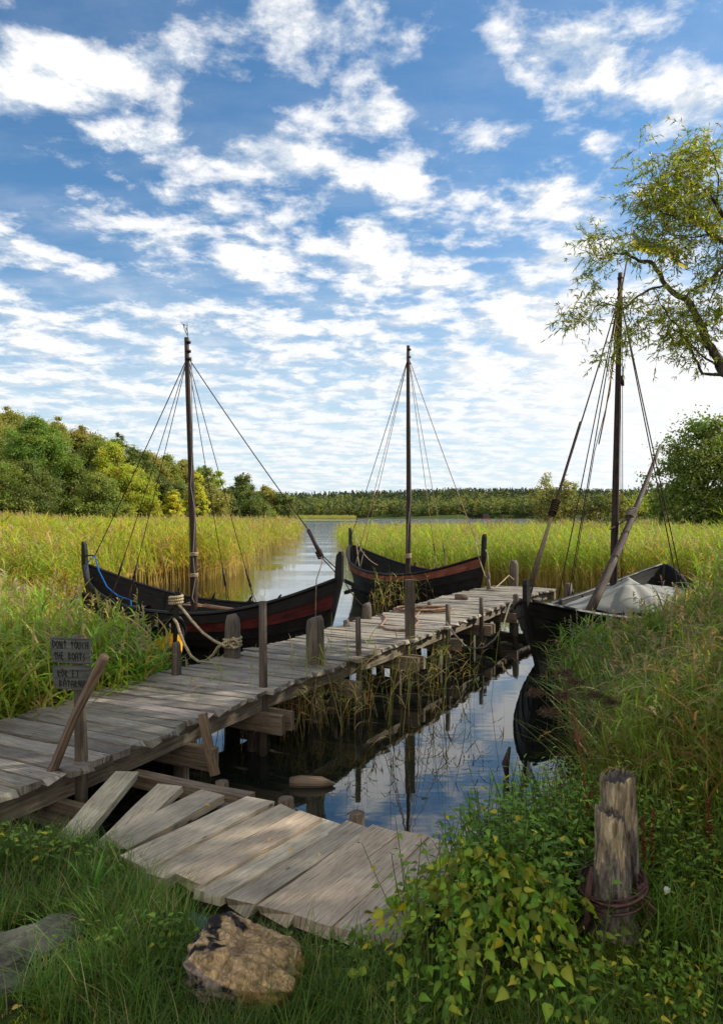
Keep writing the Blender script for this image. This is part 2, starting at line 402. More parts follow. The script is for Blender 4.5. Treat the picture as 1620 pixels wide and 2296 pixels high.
lowb=mr(gb,0.50,0.10,0.0,0.19)               # cloud cover closes towards the horizon
dens=math_('ADD',dens,lowb)
mask=mr(dens,0.475,0.81)
mask=math_('MULTIPLY',mask, mr(dz,-0.02,0.03))
back_fill=mr(dy,0.15,-0.35)  # unseen sky behind the camera, masked for an added fill
veil=math_('MULTIPLY', mr(noise(nt, mapping(nt,uv,(1.0,2.2,1)), 2.0, 6, 0.6).outputs[0],0.35,0.75), mr(gb,0.62,0.05,0.15,0.75))
mask2=math_('MAXIMUM',mask,math_('MULTIPLY',veil,0.75))
shade=math_('SUBTRACT', n1, n0)
thick=mr(dens,0.62,1.0)
lit=math_('ADD', mr(shade,0.10,-0.06), math_('MULTIPLY',mr(dens,0.62,0.9),0.45), clamp=True)
ccol=mixc(nt,(4.2,4.8,5.5),(7.0,7.0,7.0),lit)
lowsoft=mr(gb,0.36,0.06,0.0,0.7)
ccol=mixc(nt,ccol,(5.9,6.25,6.5),lowsoft)
skyc=mixc(nt, sky.outputs[0], (0.58,0.88,1.02), 1.0,'MULTIPLY')
hz=mr(gb,0.42,0.0,0.0,0.80)
skyc=mixc(nt,skyc,(4.9,5.7,6.2),hz)
glow=math_('MULTIPLY', mr(ga,0.08,0.55), mr(gb,0.50,0.12)); glow=math_('MULTIPLY',glow,mr(dy,0,0.1))
fin=mixc(nt,skyc,ccol,mask2)
fin=mixc(nt,fin,(7.0,7.0,6.9),math_('MULTIPLY',glow,0.7))
fin=mixc(nt,fin,(10.5,10.3,9.9),math_('MULTIPLY',math_('MULTIPLY',back_fill,0.8),mr(dz,-0.02,0.1)))  # bright cloud cover added behind the camera to lift the foreground light
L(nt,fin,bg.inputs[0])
w.cycles.sampling_method='MANUAL'; w.cycles.sample_map_resolution=512
sc.view_settings.view_transform='Standard'; sc.view_settings.look='None'; sc.view_settings.exposure=0.6; sc.view_settings.gamma=1
sc.cycles.max_bounces=6; sc.cycles.transparent_max_bounces=6; sc.cycles.transmission_bounces=4; sc.cycles.diffuse_bounces=3; sc.cycles.glossy_bounces=3
try: sc.cycles.use_denoising=True
except Exception: pass

# ------------------------------------------------------------------ ground and water
SH=[(-2000,6.0),(-6,5.6),(-3.6,4.9),(-2.6,4.35),(-1.75,4.18),(-1.3,3.95),(-.95,3.62),(-.6,3.42),(-.2,3.36),(0.3,3.7),(0.62,4.0),(0.85,4.2),(1.2,4.5),(1.8,5.2),(2.6,5.9),(3.5,7.0),(5,9.2),(7.5,14),(10.5,20),(14,26),(20,34),(40,45),(100,60),(3000,90)]
SX=np.array([a for a,_ in SH]); SY=np.array([b for _,b in SH])
def fnoise(x,y,s,seed=0):
    return (np.sin(x*s*1.7+seed+1.3*np.sin(y*s*1.1+seed*2))+np.sin(y*s*2.1-seed*1.7+1.1*np.sin(x*s*.9+seed))+.5*np.sin((x+y)*s*3.7+seed))/2.5
def ground_h(x,y):
    x=np.asarray(x,float); y=np.asarray(y,float)
    d=np.interp(x,SX,SY)-y+0.1*fnoise(x,y,3.0,1)
    near=np.where(d<0, np.maximum(-.7,d*1.2), .46*(1-np.exp(-np.maximum(d,0)/.16)))
    near=near+np.where(d>0, .03*fnoise(x,y,4.0,2)*np.minimum(d,1),0)
    near=near+np.clip((x-1.2)*.10,0,.25)*np.clip(d,0,1)
    d2=np.where((y<290)&(y>50), -28-x+6*fnoise(x,y,.05,3), -50.0); left=np.where(d2>0, np.minimum(d2*.1,1.2), -.8)
    d3=y-640-30*fnoise(x,y,.008,4); far=np.where(d3>0, np.minimum(1+d3*.085,19)+3.0*fnoise(x,y,.006,5)+np.clip((x+60)*.015,0,3), -.8)
    bumps=-.8
    for cx,cy,r in ((21,82,9),(34,78,10),(27,44,12)):
        bumps=np.maximum(bumps, .5-((x-cx)**2+(y-cy)**2)/(r*r)*.7)
    bumps=np.maximum(bumps, np.where((y>250)&(y<275), .4-np.abs(y-262)*.05-np.maximum(0,x+2)*.2, -.8))
    return np.maximum.reduce([near,left,far,np.maximum(bumps,-.8)])
def axis(lo,hi,st,far,growth=1.14):
    a=list(np.arange(lo,hi+1e-6,st)); s_=st
    while a[-1]<far: s_*=growth; a.append(a[-1]+s_)
    s_=st
    while a[0]>-far*0.8 : s_*=growth; a.insert(0,a[0]-s_)
    return np.array(a)
gx=axis(-5,5.5,.09,4000,1.1); gy=axis(-1,9,.09,4000,1.06)
XX,YY=np.meshgrid(gx,gy); ZZ=ground_h(XX,YY)
nx,ny=len(gx),len(gy)
idx=np.arange(nx*ny).reshape(ny,nx)
q=np.stack([idx[:-1,:-1],idx[:-1,1:],idx[1:,1:],idx[1:,:-1]],-1).reshape(-1,4)
m,nt2,bs,_=new_mat('ground'); tcg=nt2.nodes.new('ShaderNodeTexCoord').outputs['Object']
g1=noise(nt2,tcg,3.0,7,.65); g2=noise(nt2,tcg,22,5,.6)
c=ramp(nt2,g1.outputs[0],[(0.36,(0.016,0.014,0.008)),(0.5,(0.03,0.045,0.008)),(0.66,(0.07,0.10,0.012))]).outputs[0]
c=mixc(nt2,c,ramp(nt2,g2.outputs[0],[(0.3,(0.5,0.5,0.5)),(0.7,(1.5,1.5,1.4))]).outputs[0],1,'MULTIPLY')
L(nt2,c,bs.inputs['Base Color']); bs.inputs['Roughness'].default_value=0.95; bs.inputs['Specular IOR Level'].default_value=.1
L(nt2,bump(nt2,g2.outputs[0],1.0,0.03),bs.inputs['Normal']); MAT['ground']=m
g=np_mesh('ground',np.stack([XX.ravel(),YY.ravel(),ZZ.ravel()],1),q,np.ones((nx*ny,3)),'ground'); tag(g,kind='structure')
g.data.polygons.foreach_set('use_smooth',[True]*len(g.data.polygons))

m,nt2,bs,_=new_mat('lake_water'); geo=nt2.nodes.new('ShaderNodeNewGeometry').outputs['Position']
bs.inputs['Base Color'].default_value=(0.006,0.008,0.006,1); bs.inputs['Roughness'].default_value=0.015; bs.inputs['IOR'].default_value=1.9
w1=noise(nt2,mapping(nt2,geo,(0.5,1.5,1)),1.6,3,.5); w2=noise(nt2,mapping(nt2,geo,(0.03,0.28,1)),1.0,4,.55); w3=noise(nt2,mapping(nt2,geo,(0.25,1.3,1)),2.2,4,.6)
sp=nt2.nodes.new('ShaderNodeSeparateXYZ'); L(nt2,geo,sp.inputs[0])
fr=nt2.nodes.new('ShaderNodeMapRange'); L(nt2,sp.outputs[1],fr.inputs[0]); fr.inputs[1].default_value=14; fr.inputs[2].default_value=160; fr.inputs[3].default_value=0.0; fr.inputs[4].default_value=1.0
st=ramp(nt2,w2.outputs[0],[(0.42,(0.05,)*3),(0.56,(1,)*3)])
mm=nt2.nodes.new('ShaderNodeMath'); mm.operation='MULTIPLY'; L(nt2,fr.outputs[0],mm.inputs[0]); L(nt2,st.outputs[0],mm.inputs[1])
b1=nt2.nodes.new('ShaderNodeBump'); b1.inputs['Distance'].default_value=0.25; L(nt2,mm.outputs[0],b1.inputs['Strength']); L(nt2,w3.outputs[0],b1.inputs['Height'])
b2=nt2.nodes.new('ShaderNodeBump'); b2.inputs['Distance'].default_value=0.02; b2.inputs['Strength'].default_value=0.09; L(nt2,w1.outputs[0],b2.inputs['Height']); L(nt2,b1.outputs[0],b2.inputs['Normal'])
L(nt2,b2.outputs[0],bs.inputs['Normal']); MAT['water']=m
wat=MB().add([(-3500,0.5,0),(3500,0.5,0),(3500,4000,0),(-3500,4000,0)],[(0,1,2,3)]).build('water','water'); tag(wat,kind='structure')

# ------------------------------------------------------------------ jetty
DZ=0.62; RE=[(-2.14,3.86),(-1.97,4.18),(-1.60,4.93),(-1.24,5.66),(-.86,6.5),(-.36,7.45),(.685,9.29),(1.30,10.45),(1.94,11.7),(2.45,12.7),(2.92,13.6),(3.45,14.5),(4.15,15.45)]
cum=[0]
for i in range(1,len(RE)): cum.append(cum[-1]+math.dist(RE[i],RE[i-1]))
def redge(s): return Vector((float(np.interp(s,cum,[p[0] for p in RE])), float(np.interp(s,cum,[p[1] for p in RE])),0))
def rdir(s): return (redge(min(s+.6,cum[-1]))-redge(max(s-.6,0))).normalized()
def rnorm(s): d=rdir(s); return Vector((-d.y,d.x,0))
def sfory(Y): return float(np.interp(Y,[p[1] for p in RE],cum))
JW=1.36
jet=empty('jetty',(0,8,0),label='long narrow grey plank jetty on rough wooden piles running out between the dark boats',cat='jetty')
ji=inv_of(jet)
dk=MB(); s_=0.0; k=0
while s_<cum[-1]:
    wd=random.uniform(.145,.185); n=rnorm(s_); n=(n+rdir(s_)*random.uniform(-.03,.03)).normalized()
    p=redge(s_+wd/2)-n*random.uniform(0.0,.07)+Vector((0,0,DZ-.022+random.uniform(-.005,.006)))
    q_=redge(s_+wd/2)+n*(JW+random.uniform(-.03,.06))+Vector((0,0,DZ-.022+random.uniform(-.006,.006)))
    v=random.uniform(.62,1.10); 
    dk.beam(p,q_,wd-random.uniform(.016,.032),.042,7,(v,v*random.uniform(.96,1.0),v*random.uniform(.9,1.0)),jit=.013,endjit=.05)
    s_+=wd; k+=1
dk.build('deck','deck',jet,False,ji)
for off in (.10,JW-.12):
    st_=0.15
    while st_<cum[-1]-.3:
        e=min(st_+random.uniform(2.6,3.2),cum[-1]-.06); mb=MB(); mpts=max(2,int((e-st_)/.8))
        for i in range(mpts):
            a=st_+(e-st_)*i/mpts; b=st_+(e-st_)*(i+1)/mpts
            pa=redge(a)+rnorm(a)*off; pb=redge(b)+rnorm(b)*off
            mb.beam(pa+Vector((0,0,DZ-.125)),pb+Vector((0,0,DZ-.125)),.085,.15,3,(.95,.95,.92) if off<.5 else (.8,.8,.8),jit=.012)
        mb.build('stringer','beam',jet,False,ji); st_=e
en=cum[-1]-.04
MB().beam(redge(en)-rnorm(en)*.05+Vector((0,0,DZ-.13)),redge(en)+rnorm(en)*(JW+.05)+Vector((0,0,DZ-.13)),.09,.17,4,(1.25,1.2,1.1),jit=.01).build('end_beam','beam',jet,False,ji)
# cross beams with the piles under them
for Y in (4.45,5.55,6.52,7.75,9.1,10.4,11.75,13.1,14.6):
    s0=sfory(Y); n=rnorm(s0); d=rdir(s0); c0=redge(s0)
    for o_ in ((-.05,.07) if Y in (6.52,9.1,11.75) else (0,)):
        MB().beam(c0-n*.20+d*o_*1.4+Vector((0,0,.335)),c0+n*(JW+.12)+d*o_*1.4+Vector((0,0,.335)),.065,.17,3,(.95,.88,.8),jit=.01).build('cross_beam','beam',jet,False,ji)
    for o_ in (.22,JW-.2):
        b=c0+n*o_+d*.12
        MB().tube([b+Vector((random.uniform(-.05,.05),random.uniform(-.05,.05),-.7)),b+Vector((0,0,DZ-.06))],[.07,.065],9,(.7,.65,.6),wob=.2).build('pile','post',jet,True,ji)
# slender posts along the near edge: pixel foot on the deck edge, top pixel, width
for (x,ytop,Y,wd,low) in ((589,1348,6.55,.078,-.5),(802,1384,8.12,.072,-.5),(918,1300,9.22,.115,-.6),(1003,1355,10.38,.075,-.5),(1078,1341,11.62,.08,-.5),(178,0,0,0,0)):
    if not Y: continue
    t=A(x,ytop,Y); b=Vector((t.x+random.uniform(-.015,.015),Y+random.uniform(0,.03),low))
    m_=(t+b)/2+Vector((.008,0,0))
    if wd>.1: MB().beam(b,t,wd,wd*.8,6,(.8,.74,.68),up=(0,1,0),jit=.012).build('post','post',jet,False,ji)
    else: MB().tube([b,m_,m_*.4+t*.6,t],[wd/2*1.05,wd/2,wd/2*.96,wd/2*.86],10,(.78,.72,.68),wob=.14).build('post','post',jet,True,ji)
# raking pile by the third bay, and loose low timbers under the deck
MB().beam(A(455,1600,5.55),A(482,1738,5.45),.06,.08,4,(.85,.7,.55),up=(0,1,0),jit=.015).build('raking_pile','beam',jet,False,ji)
for (x,y,Y) in ((1272,1308,15.6),):
    t=A(x,y,Y); MB().tube([(t.x,Y,-.5),(t.x+.02,Y,.3),t],[.11,.1,.085],9,(.8,.7,.6),wob=.5).build('post','post',jet,True,ji)

# heavy mooring posts standing beside the deck
def mooring_post(x,ytop,ybase,wpx,label,square=False,tip=0.0,zc=DZ):
    b=P(x,ybase,zc); t=A(x,ytop,b.y); r=wpx/F*b.y/2
    o=empty('mooring_post',(b.x,b.y,-.5),label=label,cat='post',group='mooring posts beside the jetty'); i_=inv_of(o)
    hh=t.z+.5; pts=[(b.x,b.y,-.5),(b.x,b.y,.2),(b.x,b.y,zc),(b.x,b.y,t.z-.12),(b.x,b.y,t.z-.03-tip),(b.x-.01,b.y,t.z)]
    MB().tube(pts,[r*1.08,r*1.05,r*1.03,r*.98,r*.9,r*(.62 if tip else .78)],14,(1,.97,.92),wob=.16).build('shaft','post',o,True,i_)
    return b,t,r
mooring_post(396,1440,1514,21,'short round post stub on the left deck edge beside the yellow striped bow')
PB=mooring_post(521,1378,1473,34,'thick weathered post with cream mooring rope knotted round it',tip=.02)
mooring_post(706,1385,1487,40,'stoutest round post, standing among reeds at the near edge of the deck')
mooring_post(822,1353,1387,22,'squat dark post stub on the far deck edge behind the black hull')
mooring_post(776,1390,1404,15,'tiny sawn post stub between the stout post and the squat one')
mooring_post(963,1349,1357,12,'low post top peeping over the far deck edge beside the rope coil')
PT=mooring_post(1094,1284,1322,9,'thin post holding ropes next to the rust striped boat')
PE=mooring_post(1151,1257,1313,19,'tall round grey post with rope at the far end of the jetty',tip=.04)
mooring_post(1155,1332,1350,13,'small black post beside the bow of the covered boat')
lb=MB(); a_=P(1020,1340,DZ+.03); lb.tube([a_,P(1048,1341,DZ+.03)],[.075,.07],9,(1.1,.9,.8),wob=.2)
o=lb.build('wood_block','post'); tag(o,'short round block of wood lying on the far edge of the deck',cat='log')

# mooring stubs in the water by the boardwalk
for (x,y0,yb,wp,lab) in ((640,1790,1815,20,'split grey pile stub beside the boardwalk planks'),(800,1822,1850,18,'round sawn pile top just behind the boardwalk edge'),(498,1752,1768,18,'grey stub wedged behind the third boardwalk plank')):
    b=P(x,y0,.40); o=MB().tube([(b.x,b.y,-.5),(b.x,b.y,.25),(b.x,b.y,.40)],[.05*wp/18,.05*wp/18,.045*wp/18],10,(1.3,1.15,.95),wob=.2).build('pile_stub','post'); tag(o,lab,'post','pile stubs behind the boardwalk')

# ------------------------------------------------------------------ boardwalk of rough boards
BZ=.52
def board(mb,e1,e2,wd,th,col,z1=BZ,z2=BZ,seg=8):
    p=P(*e1,z1); q_=P(*e2,z2); p.z=z1-th/2; q_.z=z2-th/2
    mb.beam(p,q_,wd,th,seg,col,jit=.009,endjit=.05)
bw=empty('boardwalk',(0,3.4,.3),label='low landing of wide weathered boards between the grass bank and the water',cat='boardwalk'); bi=inv_of(bw)
BD=[((478,1776),(262,1890),.19,(.80,.78,.72)),((585,1791),(300,1932),.20,(1.06,1.02,.94)),((646,1812),(350,1962),.145,(.78,.75,.69)),((694,1828),(425,1970),.175,(.95,.85,.76)),
    ((750,1838),(462,2003),.155,(1.05,1.04,.97)),((800,1850),(536,2020),.145,(.72,.70,.65)),((862,1859),(618,2040),.175,(1.02,.92,.82)),((925,1868),(700,2066),.185,(1.03,.94,.86)),((988,1880),(786,2088),.17,(1.0,.94,.87)),((1040,1893),(846,2104),.15,(.9,.86,.79))]
for k,(e1,e2,wd,col) in enumerate(BD):
    mb=MB(); dz=[0,.012,0,.02,.004,0,.012,.008,.0,.006][k]
    board(mb,e1,e2,wd,.042,col,BZ+dz,BZ+dz-.01); mb.build('board','board',bw,False,bi)
for (a,b_,zc_,hh_) in (((430,1800),(1000,1910),.41,.1),((318,1915),(870,2084),.365,.21)):
    pa=P(*a,.44); pb=P(*b_,.44); pa.z=pb.z=zc_
    MB().beam(pa,pb,.09,hh_,4,(.8,.75,.7),jit=.01).build('bearer','beam',bw,False,bi)
MB().beam(P(300,1742,.36),P(560,1800,.36),.10,.09,4,(1.0,.9,.8),jit=.012).build('bearer','beam',bw,False,bi)
for (e1,e2,wd,z1,z2,col,lab) in (((282,1733),(150,1885),.155,.52,.47,(.92,.92,.8),'loose board tilted up nearest to the jetty, its lower end lost in the grass'),
                              ((385,1757),(230,1905),.165,.53,.48,(.9,.87,.77),'loose board leaning between the landing and the tilted board by the jetty')):
    mb=MB(); board(mb,e1,e2,wd,.04,col,z1,z2); o=mb.build('loose_board','board',None,False); tag(o,lab,'board','loose boards beside the landing')

# ------------------------------------------------------------------ sign
sg=empty('sign_post',(*P(186,1790,.35)[:2],.2),label='knobbly post carrying two small grey boards with carved runic style lettering',cat='sign'); si=inv_of(sg)
sy=4.62; b=A(184,1790,sy); t=A(172,1424,sy)
MB().tube([(b.x,sy,-.3),A(182,1700,sy),A(178,1560,sy),A(174,1480,sy),t],[.043,.04,.036,.035,.03],10,(1,.95,.85),wob=.35).build('post','post',sg,True,si)
GL={'D':[[(0,0),(0,1),(.55,.68),(.55,.32),(0,0)]],'O':[[(.3,0),(0,.35),(0,.65),(.3,1),(.6,.65),(.6,.35),(.3,0)]],'N':[[(0,0),(0,1),(.5,0),(.5,1)]],'T':[[(.3,0),(.3,1)],[(0,.72),(.3,1),(.6,.72)]],
    'U':[[(0,1),(0,.2),(.25,0),(.5,.2),(.5,1)]],'C':[[(.45,.9),(0,.5),(.45,.1)]],'H':[[(0,0),(0,1)],[(.5,0),(.5,1)],[(0,.5),(.5,.5)]],'E':[[(.45,1),(0,1),(0,0),(.45,0)],[(0,.5),(.4,.5)]],
    'B':[[(0,0),(0,1),(.5,.75),(0,.5),(.5,.25),(0,0)]],'A':[[(0,0),(0,.75),(.28,1),(.55,.75),(.55,0)],[(0,.45),(.55,.45)]],'S':[[(.5,1),(.1,.62),(.5,.45),(.15,0)]],
    'R':[[(0,0),(0,1),(.5,.75),(0,.5),(.5,0)]],'J':[[(.05,1),(.4,1),(.4,.12),(.1,0)]],' ':[], '.':[[(.2,.5),(.28,.5)]]}
GL['Ö']=GL['O']+[[(.12,1.18),(.16,1.22)],[(.42,1.18),(.46,1.22)]]; GL['Å']=GL['A']+[[(.2,1.15),(.28,1.28),(.36,1.15),(.2,1.15)]]
def sign_board(q4,lines):
    """q4: pixel corners tl,tr,br,bl; lines: (text,x0,x1,y0,y1) in board fractions"""
    Y=sy-.055; c=[A(*p,Y) for p in q4]; th=Vector((0,.02,0))
    def at(u,v): return (c[0]*(1-u)+c[1]*u)*(v)+(c[3]*(1-u)+c[2]*u)*(1-v)
    n=12; vs=[];uvs=[]
    mb=MB(); W=.26
    ring=[(i/n,1) for i in range(n)]+[(1,1-i/4) for i in range(4)]+[(1-i/n,0) for i in range(n)]+[(0,i/4) for i in range(4)]
    out=[]
    for (u,v) in ring:
        p=at(u,v); j=.0025*mnoise.noise(Vector((u*9,v*9,q4[0][1]))); out.append(p+Vector((j,0,j)))
    cen=at(.5,.5); nn=len(out); vs=[cen]+out+[p+th for p in out]+[cen+th]
    f=[(0,1+i,1+(i+1)%nn) for i in range(nn)]+[(1+i,1+nn+i,1+nn+(i+1)%nn,1+(i+1)%nn) for i in range(nn)]+[(1+2*nn,1+nn+(i+1)%nn,1+nn+i) for i in range(nn)]
    mb.add(vs,f,[(p.x+3,p.z) for p in vs]); bo=mb.build('board','sign',sg,False,si)
    for (tx,x0,x1,y0,y1) in lines:
        lm=MB()
        wch=(x1-x0)/len(tx)
        for i,ch in enumerate(tx):
            jx,jy=random.uniform(-.006,.006),random.uniform(-.02,.02)
            for st in GL[ch]:
                for (a,b_) in zip(st[:-1],st[1:]):
                    pa=at(x0+(i+a[0]*1.15)*wch+jx,y0+(y1-y0)*a[1]+jy); pb=at(x0+(i+b_[0]*1.15)*wch+jx,y0+(y1-y0)*b_[1]+jy)
                    pa.y-=.0005; pb.y-=.0005
                    dd=(pb-pa).normalized()*.001
                    lm.beam(pa-dd,pb+dd,.0052,.003,1,up=(0,1,0))
        lm.build('lettering','carve',bo,False,si)
    return bo
sign_board([(112,1429),(202,1433),(203,1490),(117,1484)],[('DONT TOUCH',.06,.98,.58,.88),('THE BOATS',.08,.9,.12,.42)])
sign_board([(117,1494),(203,1493),(200,1548),(123,1544)],[('RÖR.EJ',.14,.72,.55,.82),('BÅTARNA',.16,.92,.1,.38)])
# leaning pole
p0=P(72,1818,.36); p1=A(236,1470,4.42)
o=MB().tube([p0,p0*.7+p1*.3+Vector((.008,0,.0)),p0*.4+p1*.6+Vector((-.008,0,.01)),p1*.98+p0*.02,p1],[.03,.03,.028,.034,.03],10,(1.35,1.1,.9),wob=.25).build('leaning_pole','post'); tag(o,'round brown pole leaning diagonally across the lettered sign','pole')

# ------------------------------------------------------------------ boats
def sag(p,q,d,n=14):
    p=Vector(p);q=Vector(q); return [p.lerp(q,i/n)-Vector((0,0,d*4*(i/n)*(1-i/n))) for i in range(n+1)]
class Boat:
    def __init__(s,name,label,Aend,Bend,beam,zmid,zend,ztopA,ztopB,paint=None,pidx=5,K=7,group=None,inner='tar_in',rake=.16,draft=.3,cat='boat',sw=1.0):
        a=Vector((*Aend,0)); b=Vector((*Bend,0)); s.c=(a+b)/2; s.L=(b-a).length; s.beam=beam; s.zm=zmid; s.ze=zend; s.dr=draft; s.rake=rake
        s.o=empty(name,tuple(s.c),math.atan2(b.y-a.y,b.x-a.x),label=label,cat=cat,group=group); s.inv=inv_of(s.o); s.fw=s.inv.inverted(); s.K=K
        hull=MB(); band=MB(); inn=MB(); n=44
        for side in (1,-1):
            for k in range(K):
                tgt=band if (paint and k==pidx) else hull
                vs=[];uvs=[]
                for i in range(n+1):
                    t=-1+2*i/n
                    lo=s.pt(t,k/K,side,.02 if k else 0); hi=s.pt(t,(k+1)/K,side,0); st=s.pt(t,k/K,side,-.001)
                    vs+=[lo,hi,st]; u=s.L/2*t; uvs+=[(u+k*3.1,k*.2),(u+k*3.1,k*.2+.12),(u+k*3.1,k*.2)]
                fs=[]
                for i in range(n):
                    b0=3*i; f1=(b0,b0+3,b0+4,b0+1); f2=(b0+2,b0+5,b0+3,b0)
                    fs+=[f1,f2] if side<0 else [f1[::-1],f2[::-1]]
                tgt.add(vs,fs,uvs)
            vs=[];uvs=[]; kk=9
            for i in range(n+1):
                t=(-1+2*i/n)*.985
                for j in range(kk+1):
                    p=s.pt(t,max(.04,j/kk),side,-.022); vs.append(p); uvs.append((s.L/2*t,j*.14))
            fs=[]
            for i in range(n):
                for j in range(kk):
                    b0=i*(kk+1)+j; f1=(b0,b0+1,b0+kk+2,b0+kk+1); fs.append(f1 if side<0 else f1[::-1])
            inn.add(vs,fs,uvs)
        hull.build('hull','tar',s.o,False); inn.build('inner_planking',inner,s.o,False)
        if paint: tag(band.build('painted_strake',paint,s.o,False))
        for side in (1,-1):
            g=MB(); g.tube([s.pt(-.985+1.97*i/44,1,side,.0)+Vector((0,0,.012)) for i in range(45)],.032,6,cap=True); g.build('gunwale','tar',s.o)
        for e,zt in ((-1,ztopA),(1,ztopB)):
            st=MB(); pts=[]
            for i in range(11):
                f=i/10; pts.append((s.xk(e,f),s.zk(1)+(s.ze-s.zk(1))*f,.055+.01*f))
            x1=s.L/2*e; pts+= [(x1+e*.005,s.ze+(zt-s.ze)*.3,.062),(x1+e*.01,s.ze+(zt-s.ze)*.65,.056),(x1+e*.02,zt-.06,.05),(x1+e*.03,zt,.016)]
            vs=[];fs=[];uvs=[]
            for (x,z,d) in pts:
                d=d*sw; xo=x+e*d; xi=x-e*d
                if d<.02*sw: xo=x+e*.03; xi=x-e*.01
                for (xx,yy) in ((xo,.03*sw),(xo,-.03*sw),(xi,-.034*sw),(xi,.034*sw)): vs.append((xx,yy,z)); uvs.append((z,xx+yy))
            for i in range(len(pts)-1):
                for j in range(4):
                    fs.append((4*i+j,4*i+(j+1)%4,4*i+4+(j+1)%4,4*i+4+j))
            b0=4*(len(pts)-1); fs.append((b0,b0+1,b0+2,b0+3))
            if e<0: fs=[f[::-1] for f in fs]
            st.add(vs,fs,uvs).build('stem','tar',s.o,False)
        # keel
        MB().beam((-s.L/2*(1-rake)*.98,0,s.zk(0)-.02),(s.L/2*(1-rake)*.98,0,s.zk(0)-.02),.06,.08).build('keel','tar',s.o,False)
    def zk(s,t): return -s.dr+.10*abs(t)**4
    def xk(s,t,f): return s.L/2*t*(1-s.rake+s.rake*f**.75)
    def pt(s,t,f,side,off):
        at=min(abs(t),1); b=s.beam/2*(1-at**2.3)**.82; zs=s.zm+(s.ze-s.zm)*at**2.4
        ex=.8+.35*at
        y=b*math.sin(math.pi/2*min(1,f**ex*.97)); z=s.zk(t)+(zs-s.zk(t))*f**1.12
        y=max(y+off,.004 if off<=0 else .012); return Vector((s.xk(t,f),side*y,z))
    def w2l(s,p): return s.inv @ Vector(p)
    def ribs(s,ts,mat='tar_in'):
        for t in ts:
            mb=MB()
            for side in (1,-1):
                mb.tube([s.pt(t,f,side,-.04) for f in (.15,.3,.45,.6,.75,.9,.99)],.022,5)
            mb.build('rib',mat,s.o)
    def thwarts(s,ts,z=None,mat='tar_in',w_=.2):
        for t in ts:
            f=.72; a=s.pt(t,f,1,-.03); b=s.pt(t,f,-1,-.03); MB().beam(a,b,w_,.03,3,(2.6,2.4,2.2)).build('thwart',mat,s.o,False)
    def floor(s,t0=-.6,t1=.6):
        mb=MB(); n=5
        zf=s.zk(0)+.16
        for j in range(-n,n+1):
            y=j*s.beam/2*.5/n; x0=s.L/2*t0*(1-.3*abs(j)/n); x1=s.L/2*t1*(1-.3*abs(j)/n)
            mb.beam((x0,y,zf),(x1,y,zf),s.beam/2*.5/n*.92,.02,1,(1.3,1.25,1.2))
        mb.build('floor_board','tar_in',s.o,False)
    def rowlocks(s,ts,side):
        for t in ts:
            b=s.pt(t,1,side,0); mb=MB(); mb.tube([b+Vector((-.10,0,.03)),b+Vector((0,0,.045)),b+Vector((.10,0,.03))],[.012,.028,.012],6)
            mb.tube([b+Vector((-.02,0,.03)),b+Vector((.0,0,.10)),b+Vector((.045,0,.15))],[.03,.022,.014],6); mb.build('rowlock','tar',s.o)
    def line(s,pts,r,mat,name='shroud',n=5):
        mb=MB(); mb.tube(pts,r,n); return mb.build(name,mat,s.o,True,s.inv)
    def mast(s,foot,top,r0,r1,bow=.02):
        f=Vector(foot);t=Vector(top); n=12
        pts=[f.lerp(t,i/n)+Vector((bow*math.sin(i/n*math.pi*1.6),0,0)) for i in range(n+1)]
        rr=[r0+(r1-r0)*(i/n) for i in range(n+1)]
        mb=MB(); mb.tube(pts,rr,10,wob=.06); o=mb.build('mast','mast',s.o,True,s.inv)
        d=(t-f).normalized()
        for fr,rr_ in ((.93,1.5),(.955,1.35),(.985,1.35)):
            p=f.lerp(t,fr); MB().tube([p-d*.02,p+d*.02],r1*rr_,8).build('mast_band','mast',o,True,s.inv)
        return o
def lash(mb,p,d,r,turns,pitch,rr):
    d=Vector(d).normalized(); a=d.orthogonal().normalized(); b=d.cross(a); n=turns*10
    mb.tube([Vector(p)+d*(pitch*i/10)+(a*math.cos(i*.628)+b*math.sin(i*.628))*r for i in range(n+1)],rr,6)

GRP='tarred wooden boats with stems at both ends'
# boat 1, the long one on the left
b1_=Boat('rowing_boat','long black boat with dull red stripe and mast vane, left of the jetty',(-5.46,14.1),(-.34,10.9),1.66,.60,1.24,1.70,1.66,'red',5,group=GRP)
b1_.ribs([-.7,-.5,-.3,-.1,.1,.3,.5,.7]); b1_.thwarts([-.62,-.3,.02,.42]); b1_.floor()
b1_.rowlocks([-.4,-.12,.18,.42],1); b1_.rowlocks([-.45,-.15,.1],-1)
mf=A(436,1372,12.5); mt=A(421,757,12.5); b1_.mast((mf.x,mf.y,.0),mt,.062,.04,.02)
hd=A(421,800,12.5)
nearg=[b1_.fw@b1_.pt(t,1,-1,0) for t in (-.45,-.28)]; farg=[b1_.fw@b1_.pt(t,1,1,0) for t in (.0,.22)]
def shroud(bt,hd,g,frac,r=.007,pr=.018,pl=.34,mat='rope_dark'):
    g=Vector(g); hd=Vector(hd); d=(hd-g).normalized(); k=g+d*frac
    bt.line(sag(hd,k+d*pl,.03),r,mat)
    o=MB().tube([k,k+d*pl*.5,k+d*pl],[pr*.8,pr,pr*.85],6).build('shroud_pin','tar',bt.o,True,bt.inv)
    sd_=d.orthogonal().normalized()
    mb=MB()
    for e in (-1,1): mb.tube([k+d*.05,g+Vector((bt.fw.to_3x3()@Vector((1,0,0)))*.035*e)],r*.9,5)
    lash(mb,k,d,pr*1.2,3,.02,r*.9); mb.build('lanyard','rope_grey' if mat!='rope_dark' else 'rope_dark',bt.o,True,bt.inv)
for g_ in nearg: shroud(b1_,hd,g_,.42)
